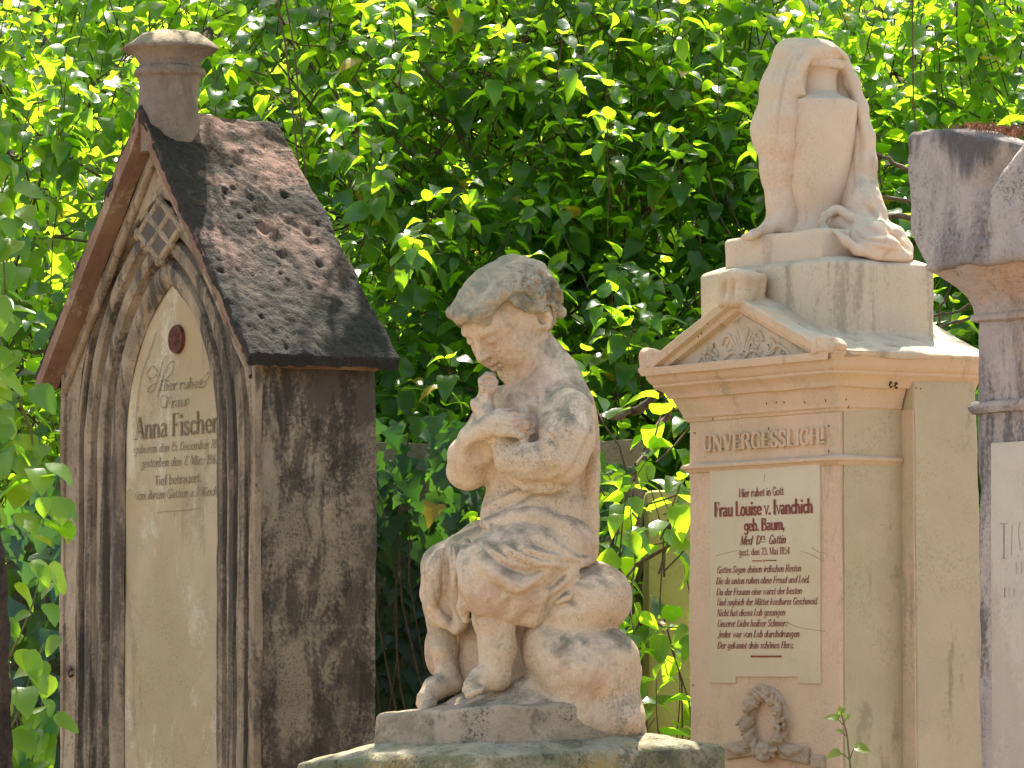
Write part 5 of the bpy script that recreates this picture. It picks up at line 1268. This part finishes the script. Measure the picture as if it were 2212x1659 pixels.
def gap_filter(p):
    """openings in the unseen overhanging crown through which the sun reaches the stones"""
    k = ~((p[:, 0] > PIER[0]-.01) & (p[:, 1] > 9.8) & (p[:, 1] < 9.97) & (p[:, 2] < 1.97) & (p[:, 0] < PIER[1]))
    for (px, py, Y, rad) in SUNPATCH:
        c = P(px, py, Y); v = p - c; t = v @ SUNV; d = np.linalg.norm(v - t[:, None]*SUNV, axis=1)
        k &= ~((d < rad*(1 + .35*np.sin(7*np.arctan2(v[:, 0], v[:, 1])))) & (t > .25))
    return k
SUNV = np.array([.03, .46, .887]); SUNV /= np.linalg.norm(SUNV)
SUNPATCH = [(365, 90, 9.45, .085), (500, 290, 9.5, .13), (590, 430, 9.5, .07), (1960, 730, 8.6, .09), (700, 1640, 8.4, .09), (860, 1530, 8.4, .03), (1200, 1620, 8.3, .06), (1450, 1610, 8.4, .10), (1540, 1625, 8.4, .06), (1300, 1618, 8.3, .08), (950, 1640, 8.3, .05), (1500, 1600, 8.4, .09), (1350, 1400, 8.4, .03), (2060, 280, 8.2, .06), (1850, 740, 8.4, .05), (1550, 600, 8.5, .05), (640, 330, 9.6, .06), (470, 560, 9.5, .05), (560, 640, 9.5, .04), (820, 1640, 8.4, .04)]
def shrub(name, label, cat, base, ell_c, ell_r, nshoot, lsize, mat, seed, group=None, overhang=None, stems=7, front_bias=.0, droop=.35, lean=0.0):
    r = np.random.default_rng(seed); base = np.array(base, float)
    t = empty(name, tuple(base), 0, label, cat, group)
    T = Tubes(); L = Leaves(seed); c = np.array(ell_c); rr = np.array(ell_r)
    anchors = []
    for i in range(stems):
        top = c + rr*np.array([r.uniform(-.8, .8), r.uniform(-.75, .6), r.uniform(.1, .95)])
        mid = (base + top)/2 + np.array([r.normal(0, .22), r.normal(0, .08), r.uniform(-.05, .3)])
        pts = catmull([base + np.array([r.normal(0, .08), r.normal(0, .08), 0]), base*.7+mid*.3 + r.normal(0, .05, 3), mid, top], 7)
        pts = [q + r.normal(0, .012, 3) for q in pts]; pts = [q + np.array([0, lean*(q[2]-1.9), 0]) if q[2] > 1.9 else q for q in pts]
        T.add(pts, [r.uniform(.004, .007), .0010], 7)
        anchors += pts[6:]
        for _ in range(4):
            a = pts[r.integers(7, len(pts)-1)]; b = a + rr*np.array([r.uniform(-.5, .5), r.uniform(-.5, .3), r.uniform(-.2, .45)])
            q = catmull([a, (a+b)/2 + r.normal(0, .05, 3), b], 5); T.add(q, [.0045, .0012], 5); anchors += q[2:]
    anchors = np.array(anchors)
    for i in range(nshoot):
        for _ in range(20):
            v = r.uniform(-1, 1, 3)
            if v @ v < 1 and (v @ v > .12): break
        if r.random() < front_bias: v[1] = -abs(v[1])
        p = c + rr*v
        p[1] += lean*(p[2] - 1.9)
        if overhang is not None and r.random() < overhang[0]:
            lo, hi = overhang[1], overhang[2]; p = np.array([r.uniform(lo[k], hi[k]) for k in range(3)])
        if p[2] < .1: continue
        d = unit(v*np.array([.5, .6, .3]) + np.array([0, -.15, .45]) + r.normal(0, .35, 3))
        if r.random() < .35:
            a = anchors[np.argmin(((anchors-p)**2).sum(1))]
            if np.linalg.norm(a-p) < .8: q = catmull([a, (a+p)/2 + np.array([0, 0, -.03]), p], 3); T.add(q, [.0035, .0022], 4)
        shoot(L, T, p, d, r.uniform(.16, .34), lsize, r, droop=droop)
    T.build('branches', M['twig'], t, base); L.build('foliage', mat, t, base, keep=gap_filter)
    return t
# --- a long hedge of old lilac bushes behind the graves
hedge = [
 ('lilac_bush', 'lilac bush with heart-shaped leaves behind the gothic tomb, rising left of its finial', (-1.05, 11.0), (-1.05, 11.0, 2.2), (.62, .50, 1.15), 350),
 ('lilac_bush', 'lilac bush between the dark tomb roof and the head of the child', (-.30, 11.0), (-.32, 10.95, 2.2), (.52, .50, 1.15), 350),
 ('lilac_bush', 'lilac bush directly behind the head of the seated child statue', (.18, 11.1), (.16, 10.95, 2.15), (.48, .48, 1.15), 320),
 ('lilac_bush', 'lilac bush with drooping glossy leaves between the child statue and the draped urn', (.62, 11.0), (.60, 10.9, 2.1), (.48, .50, 1.2), 350),
 ('lilac_bush', 'lilac bush behind the draped urn and the blackened capital at the right', (1.15, 11.0), (1.15, 10.95, 2.15), (.60, .50, 1.2), 350)]
for i, (nm, lb, b, c, rr, n) in enumerate(hedge):
    shrub(nm, lb, 'bush', (b[0], b[1], 0), c, rr, int(n*1.6), .058, M['lilac'], 100+i, 'lilac bushes of the hedge', front_bias=.2, lean=.38, stems=3)
shrub('lilac_bush', 'tall lilac bush with an unseen crown over the tomb, shading the stones', 'bush', (-.45, 10.9, 0), (-.5, 10.3, 3.75), (.9, .5, .5), 300, .062, M['lilac'], 211, 'lilac bushes of the hedge', stems=2, overhang=(.82, (-1.35, 8.85, 3.35), (.15, 9.95, 3.95)))  # crown stays above the frame, placed there to shade the stones
shrub('lilac_bush', 'tall lilac bush with an unseen crown above the draped urn, shading the stones', 'bush', (.75, 10.9, 0), (.75, 10.3, 3.75), (.9, .5, .5), 330, .070, M['lilac'], 212, 'lilac bushes of the hedge', stems=2, overhang=(.82, (-.05, 8.55, 3.25), (1.35, 9.8, 3.95)))  # leaf canopy out of view, added to cast shade on urn and statue
# second row: younger trees behind the hedge, seen through the gaps
for i, (x, y, lb) in enumerate(((-1.75, 13.0, 'small leafy tree far behind the tomb at the left edge of the hedge'), (-.75, 13.3, 'small leafy tree behind the hedge, between tomb finial and statue'), (.25, 13.1, 'small leafy tree behind the hedge above the statue head'), (1.2, 13.4, 'small leafy tree behind the hedge above the urn'), (2.1, 13.0, 'small leafy tree behind the hedge at the far right'))):
    shrub('small_tree', lb, 'tree', (x, y, 0), (x, y+.6, 2.3), (.95, .8, 2.2), 430, .085, M['lilac_b'], 300+i, 'small trees behind the hedge', stems=4, overhang=[(.30, (-1.75, 11.9, 4.3), (-1.25, 12.7, 4.9)), (.16, (-.6, 12.1, 4.5), (-.35, 12.6, 4.9)), (.24, (.0, 11.95, 4.3), (.62, 12.7, 4.9)), None, None][i])  # overhang: unseen high leaf clumps added to shade parts of the hedge
# --- walls behind
def wall(name, label, cat, x0, x1, y, z1, mat, dep=.18, ragged=.03):
    bm = bmesh.new(); box(bm, x0, x1, 0, dep, 0, z1)
    o = bm_obj(name, bm, mat, None, bevel=.01, maxlen=.06, terms=[(5, ragged*.5), (18, .006), (60, .003)])
    o.location = (0, y, 0); tag(o, label, cat); return o
w0 = P(1300, 1075, 10.35)
wall('garden_wall', 'old crumbling beige wall behind the child statue, almost hidden by ivy', 'wall', -.75, P(1385, 1200, 10.3)[0], 10.3, P(900, 950, 10.3)[2], M['oldwall'])
wall('yellow_pier', 'ochre yellow plastered pier behind the hedge leaves between statue and peach gravestone', 'pier', P(1398, 1200, 9.95)[0], P(1640, 1200, 9.95)[0], 9.95, P(1440, 1062, 9.95)[2], M['yellow'], .25, .004)
bm = bmesh.new()
g = [P(x, y, 10.6) for x, y in ((15, 1500), (15, 1110), (40, 1085), (75, 1075), (100, 1045), (135, 1040), (190, 1035), (190, 1500))]
g[0][2] = 0; g[-1][2] = 0
prism(bm, [(p[0], p[2]) for p in g], 10.6, 10.78)
o = bm_obj('old_gravestone', bm, M['mossgrave'], None, bevel=.012, maxlen=.04, terms=[(8, .008), (25, .004), (70, .002)]); tag(o, 'dark lichened old gravestone half hidden by leaves left of the gothic tomb', 'gravestone')
# --- ivy hanging on the wall between tomb and statue, and beside the pier
def ivy(name, label, x0, x1, z0, z1, y, n, seed, size=.062, spread=.16, base=None, mat='ivy', tmpl=(IV, IF)):
    r = np.random.default_rng(seed); base = np.array(base if base is not None else ((x0+x1)/2, y, 0.0))
    t = empty(name, tuple(base), 0, label, 'ivy')
    T = Tubes(); L = Leaves(seed)
    for i in range(max(6, n//35)):
        x = r.uniform(x0, x1); zz = np.linspace(max(.02, z0-.3), r.uniform((z0+z1)/2, z1), 9)
        T.add([(x + .05*math.sin(q*5+i), y - r.uniform(0, spread*.6), q) for q in zz], [.005, .0015], 4)
    for i in range(n):
        zf = r.random(); x = r.uniform(x0, x1); z = z0 + (z1-z0)*zf
        L.add(np.array([x, y - r.uniform(0, spread)*(0.6+.6*math.sin(7*x+4*z)), z]), unit([r.normal(0, .45), r.normal(-.25, .2), -1]), unit([r.normal(0, .3), -1, r.normal(.55, .3)]), size*r.uniform(.6, 1.25))
    T.build('stems', M['twig'], t, base); L.build('leaves', M[mat], t, base, tmpl[0], tmpl[1], fold=(-.1, .3), curl=(-.05, .3)); return t
a_ = P(800, 1600, 10.2); b_ = P(1070, 960, 10.2)
ivy('ivy', 'dark green ivy hanging down the wall between the tomb side and the child statue', a_[0]-.08, b_[0]+.12, .9, b_[2]+.05, 10.22, 1300, 41, .056, .26)
a_ = P(1280, 1600, 10.0); b_ = P(1400, 1000, 10.0)
ivy('ivy', 'ivy climbing on the wall just right of the rock the child sits on', a_[0]-.03, b_[0]-.045, .9, b_[2], 10.05, 460, 42, .050, .3)
# low bush in front of the yellow pier with drooping glossy sprays
shrub('spray_bush', 'low bush with pale glossy leaves in front of the lower yellow pier', 'bush', (.30, 9.6, 0), (.30, 9.55, 1.36), (.13, .20, .19), 26, .062, M['lilac'], 61, stems=4)
shrub('spray_bush', 'leafy branch reaching in behind the pediment corner above the yellow pier', 'bush', (.28, 9.75, 0), (.235, 9.6, 1.84), (.085, .16, .22), 17, .060, M['lilac'], 62, stems=3)
# --- left foreground: vine on an old tree trunk
r5 = np.random.default_rng(77)
tb = P(-26, 1440, 8.5); tb[2] = 0
tree = empty('tree_trunk', tuple(tb), 0, 'dark rough tree trunk at the lower left edge of the picture', 'tree')
bm = bmesh.new(); rings = []
for k in range(26):
    z = 3.6*k/25; cx0 = .02*math.sin(z*1.7) - .10*max(0, z-1.75)**1.1; rad = .028 + .03*math.exp(-z*3)
    rings.append([(cx0 + rad*(1+.14*math.sin(5*a+z*2)+.08*math.sin(11*a))*math.cos(a), rad*(1+.14*math.sin(5*a+z*2)+.08*math.sin(11*a))*math.sin(a), z) for a in np.linspace(0, 2*math.pi, 21)[:-1]])
loft(bm, rings); bm_obj('trunk', bm, M['bark'], tree, maxlen=.03, terms=[(30, .006), (80, .003)])
def vine(label, pxs, seed, n, size, Y, cat='vine', name='vine', up=False):
    """pxs: polylines (px, py) of hanging or climbing stems"""
    r = np.random.default_rng(seed); base = P(pxs[0][0][0], 1440, Y); base[2] = 0
    t = empty(name, tuple(base), 0, label, cat); T = Tubes(); L = Leaves(seed)
    for pl in pxs:
        pts = catmull([P(x-20, y, Y + .06*math.sin(x*.05+y*.01)) for x, y in pl], 8); T.add(pts, [.0028, .0012], 5)
        k = max(2, int(n*len(pts)/60))
        for i in range(k):
            p = pts[r.integers(0, len(pts))] + r.normal(0, .022, 3)*np.array([1, 2.2, 1])
            L.add(p, unit([r.normal(.1, .6), r.normal(-.3, .35), r.normal(-.55, .3)]), unit([r.normal(0, .4), r.normal(-.35, .3), 1]), size*r.uniform(.55, 1.2))
    T.build('stems', M['young_stem'], t, base); L.build('leaves', M['vine'], t, base, HV, HF, fold=(.05, .35), curl=(.05, .45)); return t
vine('bright green young vine hanging from the top left edge down beside the tomb', [[(-40, 200), (-5, 300), (12, 400), (0, 560), (10, 700), (5, 850)], [(-30, 400), (10, 480), (30, 600), (20, 760), (5, 880)], [(60, 860), (85, 930), (100, 1010), (120, 1060), (112, 1140)], [(-25, 250), (-20, 500), (-10, 700)], [(-30, 850), (0, 930), (30, 1010)]], 71, 50, .066, 8.75)
vine('sunlit pale green twigs with large leaves at the lower left, beside the trunk', [[(0, 1640), (50, 1560), (90, 1450), (115, 1390)], [(0, 1500), (40, 1420), (85, 1320), (105, 1250)], [(20, 1659), (60, 1620), (110, 1560)], [(10, 1690), (70, 1650), (110, 1610)], [(60, 1720), (70, 1600), (50, 1480)]], 72, 44, .062, 8.9, name='young_shrub', cat='shrub')
ivy('ivy', 'dark ivy covering the ground and the old stone left of the tomb', P(-60, 1400, 10.0)[0], P(150, 1400, 10.0)[0]+.25, .8, 2.0, 10.2, 420, 73, .06, .3)
# bare branches crossing the gap behind capital and urn
bt = np.array([1.3, 10.1, 0]); bb = empty('bare_branches', tuple(bt), 0, 'bare brown branches crossing between the peach gravestone and the right-hand column', 'branch')
for pl, rad in (([(2230, 640), (2110, 655), (2000, 690)], .004), ([(2230, 670), (2100, 690), (2000, 712)], .0045), ([(2050, 770), (2030, 680), (2060, 600)], .003), ([(2000, 400), (1930, 350), (1880, 330)], .006), ([(2010, 500), (1940, 465), (1900, 480), (1860, 500)], .007), ([(1500, 800), (1420, 850), (1360, 890), (1300, 905)], .012), ([(1500, 840), (1440, 900), (1380, 1000)], .009), ([(2230, 900), (2080, 1100), (2100, 1700)], .008), ([(2050, 380), (2000, 440), (1900, 420)], .006)):
    T = Tubes(); pts = catmull([P(x, y, 9.9 + .1*math.sin(x)) for x, y in pl], 6); pts = [p + rng.normal(0, .003, 3) for p in pts]; T.add(pts, [rad, rad*.6], 7); T.build('branch', M['twig'], bb, bt)
# --- sunlit sprig in front of the peach stele
sb = P(1837, 1440, 7.95); sb[2] = 0
sprig = empty('sprig', tuple(sb), 0, 'slender sunlit seedling sprig with small yellow-green leaves in front of the peach gravestone', 'plant')
Q = lambda x, y: P(x, y, 7.95)
T = Tubes(); pts = catmull([Q(1843, 1800), Q(1840, 1730), Q(1837, 1659), Q(1833, 1620), Q(1829, 1585), Q(1822, 1560), Q(1817, 1540)], 6); T.add([sb, (sb+Q(1843, 1800))/2, Q(1843, 1800)], [.003, .002], 6); T.add(pts, [.0020, .0012], 6)
for a in ([(1836, 1642), (1826, 1632), (1815, 1626)], [(1836, 1640), (1842, 1622), (1850, 1613)], [(1828, 1590), (1820, 1583)], [(1822, 1566), (1813, 1556)], [(1822, 1562), (1828, 1553)]): T.add([Q(*p) for p in a], [.0011, .0008], 5)
T.build('stem', M['young_stem'], sprig, sb)
for (x, y, dx, dy, sz, nx) in ((1815, 1626, -1.0, -.12, .026, .5), (1846, 1616, 1.0, .02, .030, -.3), (1820, 1583, -.7, .45, .014, 0), (1812, 1556, -1, .5, .026, .4), (1827, 1554, .6, .8, .014, 0), (1817, 1544, -.1, 1, .016, 0), (1818, 1540, .5, .8, .012, .3), (1815, 1548, -.6, .8, .011, 0)):
    L = Leaves(5); L.add(Q(x, y), unit([dx, -.25, dy]), unit([nx*.5, -.75, .8]), sz); L.build('leaf', M['sprig'], sprig, sb, fold=(.2, .4), curl=(.2, .5))
# --- fallen bits of bark and buds stuck to the peach gravestone
r6 = random.Random(4); T = Tubes()
for (px, py) in [(1540, 905), (1618, 870), (1640, 868), (1655, 868), (1700, 868), (1745, 864), (1790, 862), (1795, 878), (1500, 935), (1608, 760), (1622, 745), (1660, 745), (1530, 700), (1516, 720), (1509, 727), (1790, 920), (1560, 970), (1790, 975), (1496, 1480), (1712, 960), (1660, 925)]:
    a, z = fr.F(px, py, -.004 if py > 880 else -.07)
    yy = -.004 if py > 880 else (PF - .006 if py < 830 else -.032)
    p = fr.world(a, yy, z); an = r6.uniform(0, 3.1); l = r6.uniform(.003, .007)
    q = [p - (fr.u*math.cos(an) + ZU*math.sin(an))*l*.5, p + np.array([0, -.001, .001]), p + (fr.u*math.cos(an+.5) + ZU*math.sin(an+.5))*l*.5]
    T.add(q, [.0011, .0006], 5)
db = fr.world(-.2, -.1, 1.5); o = T.build('bark_crumbs', M['debris'], None, db); o.location = tuple(db); tag(o, 'tiny dark bark crumbs scattered over the pediment and frieze of the peach gravestone', 'debris', kind='stuff')
bm = bmesh.new(); bmesh.ops.create_grid(bm, x_segments=60, y_segments=60, size=60)
for v in bm.verts: v.co.z = 0
g = bm_obj('ground', bm, M['soil'], None); tag(g, kind='structure')

# wooded bank rising behind the hedge
bm = bmesh.new(); bmesh.ops.create_grid(bm, x_segments=70, y_segments=50, size=1)
for v in bm.verts:
    x, y = v.co.x*9, 12.6 + (v.co.y+1)*5
    zz = np.array([[x, y, 0.]]); v.co = (x, y, -.05 + 1.05*(y-12.6) + 1.2*float(vnoise(zz, .8)[0]) + .5*float(vnoise(zz, 2.4)[0]))
bk = bm_obj('bank', bm, M['bank'], None); tag(bk, kind='structure')
r8 = np.random.default_rng(5); L = Leaves(9)
for i in range(36000):
    x, y = r8.uniform(-5.5, 5.5), r8.uniform(12.9, 17.0)
    z = -.05 + 1.05*(y-12.6) + r8.uniform(-.2, .75)
    L.add(np.array([x, y, z]), unit([r8.normal(0, .6), r8.normal(-.4, .4), -.4]), unit([r8.normal(0, .4), -.5, 1]), .075*r8.uniform(.6, 1.2))
oc = L.build('undergrowth', M['lilac_b'], None, (0, 0, 0)); tag(oc, 'mass of leafy undergrowth covering the bank far behind the hedge', 'undergrowth', kind='stuff')
# ================================================================== LIGHT
w = bpy.data.worlds.new("World"); scene.world = w; w.use_nodes = True
nt = w.node_tree; bg = nt.nodes['Background']; sky = nt.nodes.new('ShaderNodeTexSky'); sky.sky_type = 'NISHITA'; sky.sun_disc = False
SUN = np.array([.03, .46, .887]); SUN /= np.linalg.norm(SUN)
sky.sun_elevation = math.asin(SUN[2]); sky.sun_rotation = math.atan2(SUN[0], SUN[1])
sky.air_density = 1.0; sky.dust_density = 3.0; sky.ozone_density = .6
nt.links.new(sky.outputs[0], bg.inputs[0]); bg.inputs[1].default_value = .15
sd = bpy.data.lights.new('sun', 'SUN'); sd.energy = 5.0; sd.angle = R(.55); sd.color = (1, .94, .84)
so = bpy.data.objects.new('sun', sd); COL.objects.link(so)
so.rotation_euler = Vector(-SUN).to_track_quat('-Z', 'Y').to_euler(); so.location = (0, 6, 8)
vs = scene.view_settings; vs.view_transform = 'Standard'; vs.look = 'None'; vs.gamma = 1; vs.exposure = 1.72
